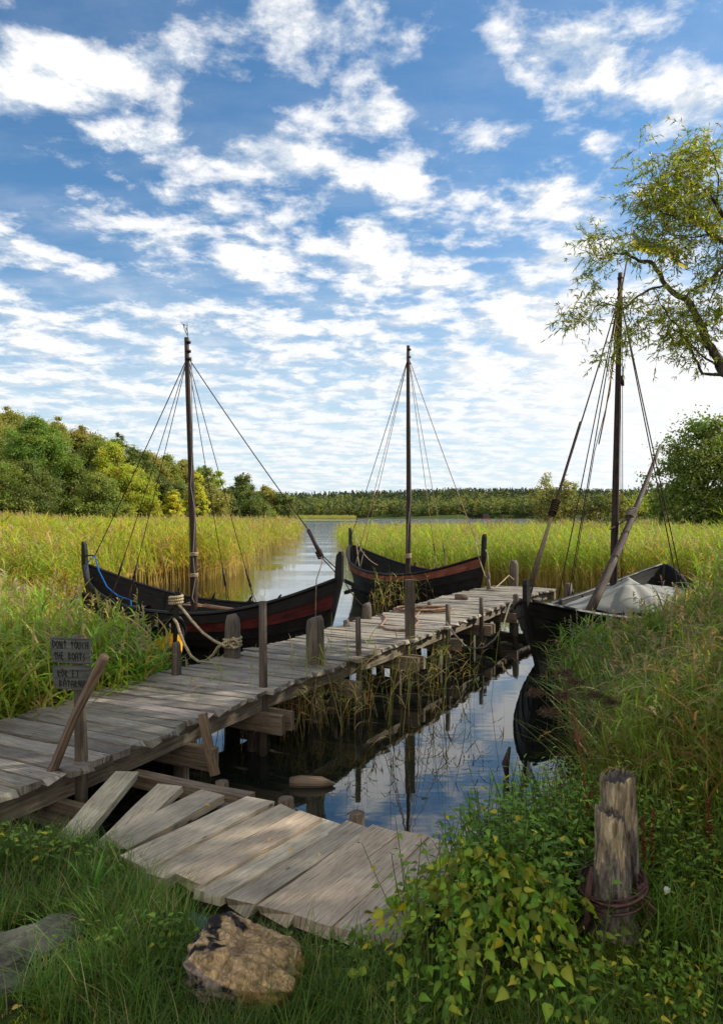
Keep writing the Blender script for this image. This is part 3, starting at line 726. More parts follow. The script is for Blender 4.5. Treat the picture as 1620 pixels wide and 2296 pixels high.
for g_ in farg: shroud(b1_,hd,g_,.32)
stA=b1_.fw@Vector((-b1_.L/2,0,1.42)); stB=b1_.fw@Vector((b1_.L/2,0,1.40))
k1=A(213,1246,13.9)
b1_.line(sag(hd,k1,.03),.009,'rope_dark','stay'); b1_.line([k1,stA],.014,'rope_dark','stay')
b1_.line([k1,A(222,1280,13.7),A(240,1316,13.3),A(264,1336,13.0),A(294,1346,12.6),A(294,1360,12.5)],.013,'rope_blue','blue_rope')
b1_.line([k1+Vector((0,-.02,0)),A(196,1262,13.9),A(190,1300,13.95),A(192,1318,13.95)],.01,'rope_blue','blue_rope')
k2=A(691,1188,11.1); k3=A(720,1246,10.98)
b1_.line(sag(hd,k2,.04),.009,'rope_dark','stay'); MB().tube([k2,k3],[.03,.036],7).build('stay_pin','mast',b1_.o,True,b1_.inv)
for e in (-.02,.02): b1_.line([k3+Vector((e,0,0)),stB+Vector((e,0,-.08+e))],.009,'rope_dark','stay')
mb=MB(); lash(mb,k3-Vector((0,0,.03)),k2-k3,.045,4,.03,.012); mb.build('lashing','rope_dark',b1_.o,True,b1_.inv)
b1_.line([k3,A(722,1262,10.9),A(709,1300,10.8),A(707,1395,10.7)],.008,'rope_coil','loose_line')
for yy in (1247,1294): 
    mb=MB(); lash(mb,A(435,yy,12.45),(0,0,1),.068,3,.022,.010); mb.build('lashing','rope',b1_.o,True,b1_.inv)
b1_.line([A(429,800,12.44),A(432,1000,12.4),A(428,1090,12.42),A(438,1150,12.4),A(433,1246,12.4),A(438,1300,12.4),A(431,1340,12.4),A(436,1352,12.4)],.008,'rope_grey','halyard')
b1_.line([A(417,812,12.44),A(421,1000,12.44),A(428,1355,12.44)],.006,'rope_dark','halyard')
# vane on the mast head
vt=A(421,757,12.5)
ps=[A(421,757,12.5),A(420,724,12.5)]
MB().tube(ps,.006,5).build('vane_rod','metal',b1_.o,True,b1_.inv)
vp=[A(420,752,12.5),A(420,731,12.5),A(411,727,12.5),A(414,740,12.5)]
mb=MB()
for i in range(4): mb.tube([vp[i],vp[(i+1)%4]],.006,5)
mb.tube([vp[2],A(406,722,12.5)],[.006,.004],5); mb.tube([vp[1],A(416,745,12.5)],.005,4); mb.tube([vp[2],A(420,742,12.5)],.005,4); mb.build('weather_vane','metal',b1_.o,True,b1_.inv)
# oars lying inside
for (a,b_) in (((458,1357,12.7),(625,1383,11.2)),((455,1360,12.5),(655,1381,11.3))):
    pa=A(*a); pb=A(*b_); mb=MB(); mb.tube([pa,pa.lerp(pb,.7),pb],[.03,.028,.02],7)
    mb.tube([pa-(pb-pa).normalized()*.5,pa],[.06,.03],7,flat=.3)
    o=mb.build('oar','oar'); tag(o,'brown oar lying lengthwise inside the red striped boat','oar','oars inside the red striped boat')

# boat 2, in the middle distance
b2_=Boat('rowing_boat','dark boat with rust red top strake and bare mast, beyond the jetty',(-.34,22),(2.72,15.9),1.85,.70,1.30,1.84,1.80,'rust',6,group=GRP)
b2_.ribs([-.6,-.4,-.2,0,.2,.4,.6]); b2_.thwarts([-.6,-.1,.35]); b2_.floor(); b2_.rowlocks([-.3,.1],1)
mf=A(913,1300,18.9); mt=A(916,775,18.9); b2_.mast((mf.x,mf.y,0),mt,.075,.045,.015)
hd=A(915,800,18.9)
for t in (-.42,-.3): shroud(b2_,hd,b2_.fw@b2_.pt(t,1,-1,0),.45,.008,.016,.2,'rope_coil')
for t in (.02,.18): shroud(b2_,hd,b2_.fw@b2_.pt(t,1,1,0),.45,.008,.016,.3,'rope_coil')
sA=b2_.fw@Vector((-b2_.L/2,0,1.5)); sB=b2_.fw@Vector((b2_.L/2,0,1.5))
b2_.line(sag(hd,sA,.05),.010,'rope_dark','stay'); k=A(1064,1207,16.3); b2_.line(sag(hd,k,.05),.010,'rope_coil','stay'); b2_.line([k,sB],.012,'rope','stay')
b2_.line([k,A(1073,1250,15.9),A(1086,1290,15.6),PT[1]-Vector((0,0,.15))],.011,'rope','mooring_line')
b2_.line([sB+Vector((.02,0,-.03)),A(1092,1240,15.7),A(1096,1290,15.5)],.012,'rope','mooring_line')
for (x0,y0,x1,y1) in ((797,1203,805,1270),(797,1200,812,1238),(812,1238,846,1267)): b2_.line(sag(A(x0,y0,21.4),A(x1,y1,20.6),.05,6),.012,'rope','loose_line')
mb=MB(); lash(mb,A(914,1252,18.8),(0,0,1),.085,4,.03,.014); mb.build('lashing','rope',b2_.o,True,b2_.inv)
b2_.line([A(917,805,18.8),A(921,1120,18.8),A(914,1180,18.8),A(912,1240,18.8)],.010,'rope_grey','halyard')
# rudder hanging at its stern
mb=MB(); mb.beam(A(772,1302,22.2),A(798,1314,21.9),.06,.12,2,jit=.02); mb.beam(A(796,1306,22.1),A(775,1338,22.0),.06,.16,2,up=(0,1,0)); mb.build('rudder','tar',b2_.o,False,b2_.inv)

# boat 3, the covered one on the right
b3_=Boat('sailing_boat','big black boat half covered by a pale tarpaulin, its bow pointing at the jetty',(2.17,9.4),(7.05,16.6),2.15,.56,1.08,1.36,1.02,None,group=GRP)
b3_.ribs([-.7,-.5,-.3,.3,.5,.7]); b3_.floor(); b3_.thwarts([-.6,.6]); b3_.rowlocks([-.5,-.2,.2],1)
mf=A(1372,1330,14.0); mt=A(1390,612,14.0); b3_.mast((mf.x,mf.y,0),mt,.078,.045,.0)
hd=A(1388,660,14.0)
for g_ in (A(1250,1342,14.3),A(1273,1336,14.8)): 
    b3_.line(sag(hd,g_,.04),.012,'rope_dark')
for g_ in (A(1519,1318,13.4),A(1532,1325,13.9)): b3_.line(sag(hd,g_,.02),.012,'rope_dark')
sb=b3_.fw@Vector((-b3_.L/2,0,1.12)); k=hd.lerp(sb,.78); b3_.line(sag(hd,k,.05),.013,'rope_dark','forestay'); b3_.line(sag(hd.lerp(sb,.52),k,.0),.022,'rope_dark','forestay')
mb=MB(); dd=(hd-sb).normalized(); lash(mb,k-dd*.12,dd,.05,6,.045,.014); mb.tube([k-dd*.16,k+dd*.1],[.03,.045],8); mb.build('block','rope_dark',b3_.o,True,b3_.inv)
for i in range(6):
    e=(i-2.5)*.018; b3_.line([k-dd*.12+Vector((e*.3,0,0)),sb+Vector((e,e*.5,.02*math.sin(i)))],.008,'rope_mid','tackle_line')
for x0 in (1391,1395): b3_.line([A(x0-1,760,13.9),A(x0,1330,13.9)],.007,'rope_dark','halyard')
b3_.line([A(1386,665,13.9),A(1376,800,13.9),A(1355,930,13.9),A(1341,996,13.9)],.014,'rope_orange','orange_rope')
b3_.line([A(1386,665,13.95),A(1366,880,13.95),A(1332,1012,13.95),A(1283,1300,13.95)],.008,'rope_dark')
MB().tube([A(1394,842,13.9),A(1395,865,13.9)],[.035,.03],7).build('block','mast',b3_.o,True,b3_.inv)
# flag staff with pennant
fp=[A(1376,760,13.9),A(1392,650,13.9),A(1405,580,13.9),A(1417,503,13.9)]
MB().tube(fp,[.018,.018,.014,.01],6).build('flag_staff','oar',b3_.o,True,b3_.inv)
for nm,(t0,b0,t1,b1) in (('flag_blue',((1417,512),(1416,530),(1543,592),(1543,594))),('flag_yellow',((1416,530),(1414,549),(1543,594),(1541,600)))):
    mb=MB(); vs=[];n=14
    for i in range(n+1):
        f=i/n; dy_=.08*math.sin(f*9); cx=3*math.sin(f*7)
        vs+=[A(t0[0]*(1-f)+t1[0]*f,t0[1]*(1-f)+t1[1]*f+cx,13.9)+Vector((0,dy_,0)),A(b0[0]*(1-f)+b1[0]*f,b0[1]*(1-f)+b1[1]*f+cx,13.9)+Vector((0,dy_,0))]
    mb.add(vs,[(2*i,2*i+1,2*i+3,2*i+2) for i in range(n)]); mb.build('pennant',nm,b3_.o,True,b3_.inv)
# spar leaning across the mast
s0=A(1318,1378,12.4); s1=A(1479,998,15.6)
mb=MB(); n=10; mb.tube([s0.lerp(s1,i/n)+Vector((.05*math.sin(i/n*math.pi),0,0)) for i in range(n+1)],[.085-.055*(i/n)**1.3 for i in range(n+1)],9,wob=.05)
o=mb.build('spar','spar'); tag(o,'long bare tapering spar leaning across the mast of the covered boat','spar')
mb=MB(); cpt=s0.lerp(s1,.53); lash(mb,cpt-(s1-s0).normalized()*.1,s1-s0,.085,5,.05,.02); mb.tube(sag(cpt,A(1366,1187,13.9),.02,5),.016,6); o=mb.build('lashing','rope_grey',b3_.o,True,b3_.inv)
# tarpaulin
tb=MB(); nu,nv=60,48; vs=[];uvs=[]
mu=b3_.w2l((mf.x,mf.y,0)).x
for i in range(nu+1):
    u=mu-.95+3.0*i/nu
    t=max(-.95,min(.95,u/(b3_.L/2)))
    for j in range(nv+1):
        v=-1+2*j/nv; e=b3_.pt(t,1,1,.03); yb=e.y*1.02; y=v*yb
        ridge=.84-.05*abs(u-mu)+.18*math.exp(-abs(u-mu)/.28)
        if u>mu: ridge=.74+.24*math.exp(-abs(u-mu)/.28)-.05*math.sin((u-mu)*2.2)
        edge=e.z-.12
        pr=(1-abs(v)**.95); z=edge+(ridge-edge)*pr
        an=math.atan2(y,u-mu); rr_=math.hypot(y,u-mu); fold=.055*(abs(math.sin(an*4+.6*math.sin(rr_*3)))-.5)*min(1,rr_*2)*(1-abs(v)**4) + .03*mnoise.noise(Vector((u*3,v*4,1)))
        endd=min(1,(i/nu)*5,(1-i/nu)*6); z=edge+(z-edge)*(endd**.6)
        vs.append((u,y,z+fold)); uvs.append((u,y))
tb.add(vs,[(i*(nv+1)+j,(i+1)*(nv+1)+j,(i+1)*(nv+1)+j+1,i*(nv+1)+j+1) for i in range(nu) for j in range(nv)],uvs)
tp=tb.build('tarpaulin','tarp',None,True); tp.matrix_world=b3_.fw
tag(tp,'pale grey tarpaulin stretched like a tent over the boat by the right bank','tarpaulin')

# boat 4, the small one hidden in the reeds
b4_=Boat('rowing_boat','small black boat with bright yellow stripe, hidden by reeds and lying nearest the sign',(-4.45,11.3),(-2.22,8.55),1.15,.5,.98,1.06,1.30,'yellow',5,draft=.22,rake=.12,group=GRP,sw=.6)
b4_.ribs([-.5,-.2,.1,.4]); b4_.thwarts([-.3,.25],w_=.15); b4_.floor(-.5,.5)
# mooring ropes
stem4=b4_.fw@Vector((b4_.L/2,0,1.18)); pk=Vector((PB[0].x,PB[0].y-PB[2],.80))
mb=MB(); mb.tube([stem4+Vector((0,-.04,0)),A(410,1366,8.5),A(430,1392,8.3),A(456,1420,8.1),A(480,1437,7.95),A(505,1449,7.85),pk],.017,8)
lash(mb,stem4-Vector((0,0,.04)),(0,0,1),.075,3,.035,.018); lash(mb,Vector((PB[0].x,PB[0].y,.72)),(0,0,1),PB[2]*1.12,3,.04,.017)
mb.tube([pk+Vector((.02,-.0,.05)),pk+Vector((.07,-.03,.02)),pk+Vector((.10,-.01,-.04)),pk+Vector((.04,-.03,-.06)),pk+Vector((-.04,-.02,-.0))],.017,8)
o=mb.build('mooring_rope','rope'); tag(o,'upper cream mooring rope, tied high on the yellow striped bow and round the post','rope','cream mooring ropes on the thick post')
mb=MB(); mb.tube([A(390,1388,8.5),A(397,1398,8.4),A(404,1420,8.35),A(414,1446,8.25),A(429,1472,8.15),A(446,1484,8.1),A(462,1482,8.0),A(478,1468,7.95),A(488,1452,7.9),A(500,1443,7.88),pk+Vector((0,-.02,.03))],.017,8)
o=mb.build('mooring_rope','rope'); tag(o,'lower cream mooring rope drooping in a deep loop to the post','rope','cream mooring ropes on the thick post')
o=MB().tube(sag(stB+Vector((.03,0,-.1)),A(818,1362,10.9),.06),.008,6).build('mooring_rope','rope_dark'); tag(o,'thin dark rope from the red striped bow to the squat post','rope')
o=MB().tube(sag(A(999,1394,10.35),A(1158,1337,13.3),.0,2)[:1]+[A(1003,1400,10.3),A(1020,1425,10.2),A(1040,1447,10.3),A(1062,1455,10.6),A(1085,1452,11.0),A(1108,1434,11.5),A(1128,1400,12.1),A(1140,1360,12.6),A(1148,1344,12.9)],.014,7).build('mooring_rope','rope_grey'); tag(o,'grey rope drooping below the deck edge towards the covered boat','rope')
o=MB().tube([A(1151,1300,16.1),A(1140,1290,16.0),A(1128,1302,15.7),A(1110,1318,15.3),P(1100,1322,DZ+.02),A(1095,1300,15.25)],.013,6).build('mooring_rope','rope'); tag(o,'short cream rope between the tall end post and the thin post','rope')
mb=MB(); c0=P(960,1368,DZ+.02); pts=[]
for i in range(60):
    a=i*.42; r_=.42+.1*math.sin(i*.37); pts.append(c0+Vector((math.cos(a)*r_*.9+.12*math.sin(i*.2),math.sin(a)*r_*.6+.05*math.sin(i),.012*(i//15)+.004)))
mb.tube(pts,.016,6)
mb.tube([P(x,y,DZ+.02) for x,y in ((940,1372),(930,1384),(938,1393),(930,1404),(912,1412),(890,1413),(868,1411),(852,1405),(858,1397),(865,1387),(858,1379),(846,1378))],.017,6)
o=mb.build('rope_coil','rope_coil'); tag(o,'brown rope lying in loose coils on the middle of the deck','rope')

# ------------------------------------------------------------------ vegetation templates
def unit(v): v=np.asarray(v,float); return v/np.linalg.norm(v)
def reed_clump(nst,leafw,nleaf,plume=.4,seg=3,dead=.15,wide=.16,green=(.20,.27,.03),straw=(.42,.29,.10),stemw=.008,droop=.5,thin=1.0):
    vb=VB(); green=np.array(green); straw=np.array(straw)
    for _ in range(nst):
        bx,by=rng.normal(0,wide,2); hgt=rng.uniform(.72,1.05); lx,ly=rng.normal(0,.09,2)
        isdead=rng.random()<dead
        zt=np.linspace(0,1,4); pts=np.stack([bx+lx*zt**1.6,by+ly*zt**1.6,zt*hgt],1)
        a=rng.uniform(0,math.pi); g_=green*rng.uniform(.75,1.25) if not isdead else straw*rng.uniform(.7,1.1)
        vb.ribbon(pts,[stemw,stemw,stemw*.8,stemw*.4],(math.cos(a),math.sin(a),0),straw*rng.uniform(.6,1.0),g_*.9+straw*.1)
        for i in range(nleaf):
            f=rng.uniform(.28,.98); az=rng.uniform(0,2*math.pi); ln=rng.uniform(.2,.36)*(1.1-.3*f)
            o_=np.array([np.interp(f,zt,pts[:,0]),np.interp(f,zt,pts[:,1]),f*hgt]); el=rng.uniform(.5,1.2)
            d0=np.array([math.cos(az)*math.cos(el),math.sin(az)*math.cos(el),math.sin(el)]); out=np.array([math.cos(az),math.sin(az),0])
            tt=np.linspace(0,1,seg+1)[:,None]; dr=rng.uniform(.2,1)*droop
            pp=o_+d0*ln*tt+out*ln*.25*tt**2-np.array([0,0,1])*ln*dr*tt**2
            sd_=np.array([-math.sin(az),math.cos(az),rng.uniform(-.4,.4)])
            cc=(straw*rng.uniform(.7,1.2) if (isdead or rng.random()<dead*.6 or f<.36) else green*rng.uniform(.7,1.35)*np.array([rng.uniform(.85,1.35),1,1]))
            wv=np.interp(tt[:,0],[0,.35,1],[.5,1,.08])*leafw
            vb.ribbon(pp,wv,sd_,cc,cc*np.array([1.12,1.05,.9]))
        if rng.random()<plume:
            top=pts[-1]; az=rng.uniform(0,2*math.pi); pc=np.array([.31,.24,.14])*rng.uniform(.7,1.25)
            for i in range(9):
                f=i/9; a2=az+rng.normal(0,.7); s0=top+np.array([0,0,-.02+f*.12])
                e0=s0+np.array([math.cos(a2),math.sin(a2),0])*rng.uniform(.03,.08)*(1.1-f)+np.array([0,0,rng.uniform(-.01,.05)])
                vb.ribbon([s0,(s0+e0)/2+np.array([0,0,.01]),e0],[.006*thin,.016*thin,.004],(rng.normal(),rng.normal(),rng.normal()),pc,pc*1.15)
    return vb.get()
def poly_points(poly,n):
    """random points inside a polygon"""
    poly=np.array(poly,float); lo=poly.min(0); hi=poly.max(0); out=[]
    tot=0
    while tot<n:
        p=rng.uniform(lo,hi,(n*2,2)); inside=np.zeros(len(p),bool); j=len(poly)-1
        for i in range(len(poly)):
            xi,yi=poly[i]; xj,yj=poly[j]
            cnd=((yi>p[:,1])!=(yj>p[:,1]))&(p[:,0]<(xj-xi)*(p[:,1]-yi)/(yj-yi+1e-12)+xi); inside^=cnd; j=i
        out.append(p[inside]); tot+=inside.sum()
    return np.concatenate(out)[:n]
def infov(p,m=.56): return np.abs(p[:,0])<m*p[:,1]+.8

GN=(.17,.27,.03); GY=(.25,.29,.035)
near_t=[reed_clump(5,.020,8,.3,4,.12,.13,GN) for _ in range(6)]
mid_t=[reed_clump(6,.017,9,.13,2,.12,.2,(.235,.33,.035),(.45,.34,.13),.010) for _ in range(6)]
far_t=[reed_clump(6,.030,7,.3,2,.15,.35,(.25,.32,.04),(.42,.33,.13),.018,thin=2.2) for _ in range(5)]
green_t=[reed_clump(6,.017,9,.22,2,.10,.2,(.20,.32,.035),(.45,.33,.13),.010) for _ in range(5)]
def trim(p,h):
    """reeds stay short beside the moored boats"""
    px=CX+F*p[:,0]/p[:,1]; Y=p[:,1]
    yc=np.interp(px,[0,90,170,230,300,370,430,520,1150,1215,1330,1440,1500,1560,1620],[1285,1300,1330,1350,1378,1415,1440,1460,1500,1435,1385,1372,1335,1275,1225])+rng.normal(0,9,len(p))
    cap=H-(yc-CY)/F*Y
    w_=np.where(Y<13.6,np.clip(cap,.25,3),3.0)
    return np.minimum(h,w_*rng.uniform(.86,1.04,len(p)))
def reed_bed(name,label,specs):
    parts=[]
    for (poly,n,tm,h0,h1,cmv,*ln_) in specs:
        p=poly_points(poly,n); p=p[infov(p)]; n=len(p)
        pos=np.zeros((n,3)); pos[:,:2]=p; pos[:,2]=np.maximum(-.05,ground_h(p[:,0],p[:,1])-.02)
        h=rng.uniform(h0,h1,n)*(1+.10*fnoise(p[:,0],p[:,1],.45,3))
        h=trim(p,h)
        k_=h>.3; p,pos,h=p[k_],pos[k_],h[k_]; n=len(p)
        pt=(.5+.5*fnoise(p[:,0],p[:,1],.35,1))[:,None]*np.array([.14,.04,0])+1+rng.normal(0,.08,(n,3))
        pt=pt*np.array(cmv)
        lean=rng.normal(0,.05 if not ln_ else .14,(n,2))+np.array([-.05 if not ln_ else ln_[0],.0])
        parts.append(scatter(tm,pos,h,None,lean,pt))
    V,Fq,C=join(parts); o=np_mesh(name,V,Fq,C,'reed'); tag(o,label,'reeds',kind='stuff'); return o
reed_bed('reed_bed','tall yellow green reeds filling the shallows left of the channel',[
    ([(-3.0,5.5),(-2.45,6.4),(-2.25,7.6),(-3.3,9.0),(-5.1,11.1),(-9,12),(-9,5.2)],430,near_t,1.25,1.6,(1,1,1)),
    ([(-2.9,5.45),(-2.35,6.3),(-2.0,7.2),(-2.3,8.1),(-3.6,9.0),(-4.2,7)],210,near_t,.95,1.25,(.9,1,1)),
    ([(-5.2,11.2),(-5.9,13.6),(-6.2,15.5),(-12,16),(-12,10.5)],320,near_t,1.5,1.9,(1.15,1.05,1)),
    ([(-6.2,15.3),(-6.5,19),(-7.0,22),(-4.9,24.8),(-5.3,34),(-24,34),(-16,15)],2600,mid_t,1.6,2.1,(1.05,1,1)),
    ([(-5.3,34),(-5.5,42),(-6.3,64),(-8,90),(-50,90),(-24,34)],2600,far_t,1.6,2.15,(1,1,1))])
reed_bed('reed_bed','green reeds with tan feet and plumes filling the shallows right of the channel',[
    ([(-.6,38),(.6,26),(2.6,23.2),(5,22.4),(8,21),(10,20.5),(14,21),(26,36),(26,42)],2900,green_t,1.45,1.8,(1,1,1)),
    ([(-.7,38),(26,40),(45,82),(-2.3,82)],2300,far_t,1.25,1.6,(.92,1.02,1)),
    ([(-.3,42),(.5,30),(1.6,26),(1.2,40)],120,green_t,1.0,1.4,(.55,.8,1.3))])
# grassy rushes on the right bank in front of the covered boat
rush_t=[reed_clump(7,.016,5,.10,4,.20,.12,(.10,.17,.035),(.28,.2,.09),.007,.8) for _ in range(6)]
tallgrass=[reed_clump(6,.014,8,.35,4,.15,.1,(.16,.26,.03),(.38,.28,.12),.005,1.0) for _ in range(5)]
reed_bed('bank_reeds','dense dark green rushes and reeds leaning over the water in front of the covered boat',[
    ([(1.85,5.3),(2.1,6.6),(2.7,7.7),(3.4,8.7),(4.6,9.6),(6.4,12.2),(8,13.5),(9,14),(5,8.5),(3,6)],520,rush_t,.8,1.15,(.9,1,1)),
    ([(2.2,7.4),(2.75,8.9),(4.4,10.2),(5.6,11.8),(6.6,11.5),(4.4,8.3)],330,near_t,.95,1.25,(.85,.95,1)),
    ([(4.6,8.6),(5.6,11.4),(7.6,15.5),(10,20),(14,26),(16,24),(9,12),(6,8.6)],520,near_t,1.2,1.6,(1.0,1.05,1)),
    ([(2.1,7.2),(2.45,8.6),(3.0,9.2),(2.9,7.2)],45,rush_t,.7,1.0,(.9,1,1)),
    ([(1.85,5.1),(2.0,6.0),(2.6,7.1),(3.1,6.8),(2.3,5.3)],90,rush_t,.75,1.1,(.8,.95,1),-.24),
    ([(3.0,5.8),(4.2,7.5),(6,10),(8,10),(5,5.6)],260,tallgrass,.9,1.3,(1,1,1))])
# thin reeds growing out of the water along the near side of the jetty
sp_t=[reed_clump(3,.014,4,.03,4,.30,.12,(.17,.27,.035),(.40,.29,.12),.007,.8) for _ in range(5)]
pp=[]
for (x,y,n,sp_) in ((700,1640,16,.30),(770,1625,14,.3),(640,1640,9,.25),(860,1600,10,.3),(420,1700,6,.2),(930,1590,6,.25),(560,1650,7,.25),(1010,1560,4,.3),(1050,1600,4,.35),(990,1640,2,.4),(1090,1560,6,.3),(900,1700,2,.3)):
    c=P(x,y,0)
    for _ in range(int(n*.72)): pp.append((c.x+rng.normal(0,sp_),c.y+rng.normal(0,sp_*.6),-.02))
for (x,y,n) in ((950,1395,5),(895,1392,6),(1010,1385,3)):
    c=P(x,y,0)
    for _ in range(n): pp.append((c.x-.4+rng.normal(0,.12),c.y+1.3+rng.normal(0,.12),-.02))
pp=np.array(pp); V,Fq,C=scatter(sp_t,pp,rng.uniform(.55,1.12,len(pp)),None,rng.normal(0,.13,(len(pp),2)))
o=np_mesh('water_reeds',V,Fq,C,'reed'); tag(o,'sparse half dead reed stems rising from the water along the near side of the jetty','reeds',kind='stuff')

# ------------------------------------------------------------------ grass and herbs on the bank
def tuft(nb,h0,h1,w_,green,straw=(.3,.25,.1),dead=.06,spread=.03,bend=.6,seg=4):
    vb=VB()
    for _ in range(nb):
        az=rng.uniform(0,2*math.pi); h=rng.uniform(h0,h1); b=rng.uniform(.3,1)*bend
        o_=np.array([*rng.normal(0,spread,2),0]); out=np.array([math.cos(az),math.sin(az),0]); t=np.linspace(0,1,seg+1)[:,None]
        pts=o_+np.array([0,0,1])*h*(t-.45*b*t**2)+out*h*b*t**1.8
        cc=np.array(green)*rng.uniform(.65,1.35)*np.array([rng.uniform(.8,1.3),1,1]) if rng.random()>dead else np.array(straw)*rng.uniform(.7,1.1)
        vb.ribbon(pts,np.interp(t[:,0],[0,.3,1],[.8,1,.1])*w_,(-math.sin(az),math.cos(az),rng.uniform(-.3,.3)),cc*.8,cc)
    return vb.get()
def ground_scatter(poly,n,tm,s0,s1,cmv,lean=.05,dens=None):
    p=poly_points(poly,n)
    d=np.interp(p[:,0],SX,SY)-p[:,1]; p=p[d>0.0]
    if dens is not None: p=p[dens(p)]
    n=len(p); pos=np.zeros((n,3)); pos[:,:2]=p; pos[:,2]=ground_h(p[:,0],p[:,1])-.01
    cm=(1+.25*fnoise(p[:,0],p[:,1],1.8,5))[:,None]*np.array(cmv)*(1+rng.normal(0,.1,(n,3)))
    return scatter(tm,pos,rng.uniform(s0,s1,n),None,rng.normal(0,lean,(n,2)),cm)
BW=[(-1.42,3.75),(-.72,2.72),(.02,2.72),(.62,3.75),(-.3,4.6)]
BWp=np.array([P(330,1880,.5)[:2],P(425,1985,.5)[:2],P(560,2030,.5)[:2],P(830,2092,.5)[:2],P(1000,1880,.5)[:2],P(420,1750,.5)[:2]])
ROCKC=[P(75,2140,.46),P(20,2200,.46)]
def off_board(p):
    rk=np.zeros(len(p),bool)
    for k_,(a_,b_) in enumerate(((.26,.15),(.12,.1))): rk|=((p[:,0]-ROCKC[k_].x)/a_)**2+((p[:,1]-ROCKC[k_].y)/b_)**2<1
    ins=np.zeros(len(p),bool); j=len(BWp)-1
    for i in range(len(BWp)):
        xi,yi=BWp[i]; xj,yj=BWp[j]; ins^=((yi>p[:,1])!=(yj>p[:,1]))&(p[:,0]<(xj-xi)*(p[:,1]-yi)/(yj-yi+1e-12)+xi); j=i
    return ~ins & ~rk
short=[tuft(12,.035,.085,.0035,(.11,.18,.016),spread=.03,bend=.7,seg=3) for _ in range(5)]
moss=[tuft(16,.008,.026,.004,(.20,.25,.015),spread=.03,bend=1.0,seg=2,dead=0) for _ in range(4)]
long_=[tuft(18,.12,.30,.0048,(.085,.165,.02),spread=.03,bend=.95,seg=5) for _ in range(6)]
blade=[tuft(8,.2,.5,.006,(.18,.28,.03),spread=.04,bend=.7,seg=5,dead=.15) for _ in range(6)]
parts=[]
lawn=[(-2.2,1.3),(2.4,1.3),(2.4,3.0),(.8,3.0),(.0,2.7),(-.6,2.9),(-1.4,3.9),(-3.0,4.3),(-3.2,2)]
leftmoss=lambda p: off_board(p)&(p[:,0]+.25*fnoise(p[:,0],p[:,1],3,2)<-.75-(p[:,1]-2.2)*.55)
notmoss=lambda p: off_board(p)&~leftmoss(p)
parts.append(ground_scatter(lawn,6500,moss,.7,1.2,(1,1,1),dens=leftmoss))
parts.append(ground_scatter(lawn,1500,short,.25,.55,(1.2,1.1,1),dens=leftmoss))
parts.append(ground_scatter(lawn,2600,short,.9,1.7,(1,1,1),dens=notmoss))
parts.append(ground_scatter([(-1.3,2.6),(-.55,2.1),(.3,2.3),(.5,2.62),(-.1,2.74),(-.62,2.92),(-.95,3.35),(-1.5,3.85),(-2.3,4.1),(-2.3,3.2)],1350,long_,.45,1.0,(1,1,1),.2,off_board))
parts.append(ground_scatter([(.2,1.4),(1.7,1.4),(2.2,2.3),(1.6,2.6),(.6,2.55),(.25,2.3)],800,long_,.4,.75,(1,1,1),.15,off_board))
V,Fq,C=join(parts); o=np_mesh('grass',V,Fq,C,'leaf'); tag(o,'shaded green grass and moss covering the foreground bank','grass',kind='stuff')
parts=[]
rb=[(.95,2.95),(1.25,4.3),(1.9,5.1),(2.8,6.0),(4.2,7.2),(6.5,7.2),(4.5,4),(2.6,1.9),(1.6,2.1)]
rb2=[(1.35,4.2),(1.9,5.0),(2.8,5.9),(4.2,7.1),(6.5,7.2),(4.5,4),(3.0,3.1),(2.0,3.3)]
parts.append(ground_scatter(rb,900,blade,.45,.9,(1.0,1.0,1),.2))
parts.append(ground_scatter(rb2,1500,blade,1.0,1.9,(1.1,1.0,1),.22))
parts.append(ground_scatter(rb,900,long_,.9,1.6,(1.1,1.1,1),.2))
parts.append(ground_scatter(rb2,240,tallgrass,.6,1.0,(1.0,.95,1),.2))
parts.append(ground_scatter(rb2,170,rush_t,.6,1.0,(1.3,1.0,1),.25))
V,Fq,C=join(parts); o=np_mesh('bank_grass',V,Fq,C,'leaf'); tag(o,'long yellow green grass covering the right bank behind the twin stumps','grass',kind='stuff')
# leafy stems
SH_L=[(0,.03),(.2,.13),(.5,.16),(.8,.09),(1,.005)]
SH_H=[(-.1,.2),(.08,.40),(.35,.36),(.7,.16),(1,.01)]
SH_N=[(0,.1),(.15,.28),(.45,.25),(.75,.12),(1,.01)]
def leafy_stem(vb,base,top,nl,size,shape,col,yel=.1,stemc=(.10,.14,.03),start=.25,droop=.3,sw=.006):
    base=np.array(base,float); top=np.array(top,float); t=np.linspace(0,1,6)[:,None]; mid=(base+top)/2+rng.normal(0,.02,3)
    pts=(1-t)**2*base+2*t*(1-t)*mid+t**2*top
    a=rng.uniform(0,3.14); vb.ribbon(pts,np.linspace(sw,sw*.5,6),(math.cos(a),math.sin(a),0),stemc); vb.ribbon(pts,np.linspace(sw,sw*.5,6),(-math.sin(a),math.cos(a),0),stemc)
    for i in range(nl):
        f=start+(1-start)*i/max(1,nl-1); az=i*2.4+rng.normal(0,.3); o_=(1-f)**2*base+2*f*(1-f)*mid+f*f*top
        el=rng.uniform(-.3,.7)-droop*.5; d=np.array([math.cos(az)*math.cos(el),math.sin(az)*math.cos(el),math.sin(el)])
        cc=np.array(col)*rng.uniform(.7,1.3)
        if rng.random()<yel: cc=np.array([.42,.36,.03])*rng.uniform(.7,1.1)
        up=np.array([rng.normal(0,.35),rng.normal(0,.35),1.0])
        vb.heart(o_+d*size*.25,d,up,size*rng.uniform(.7,1.15)*(1.15-.4*f),cc,shape=shape)
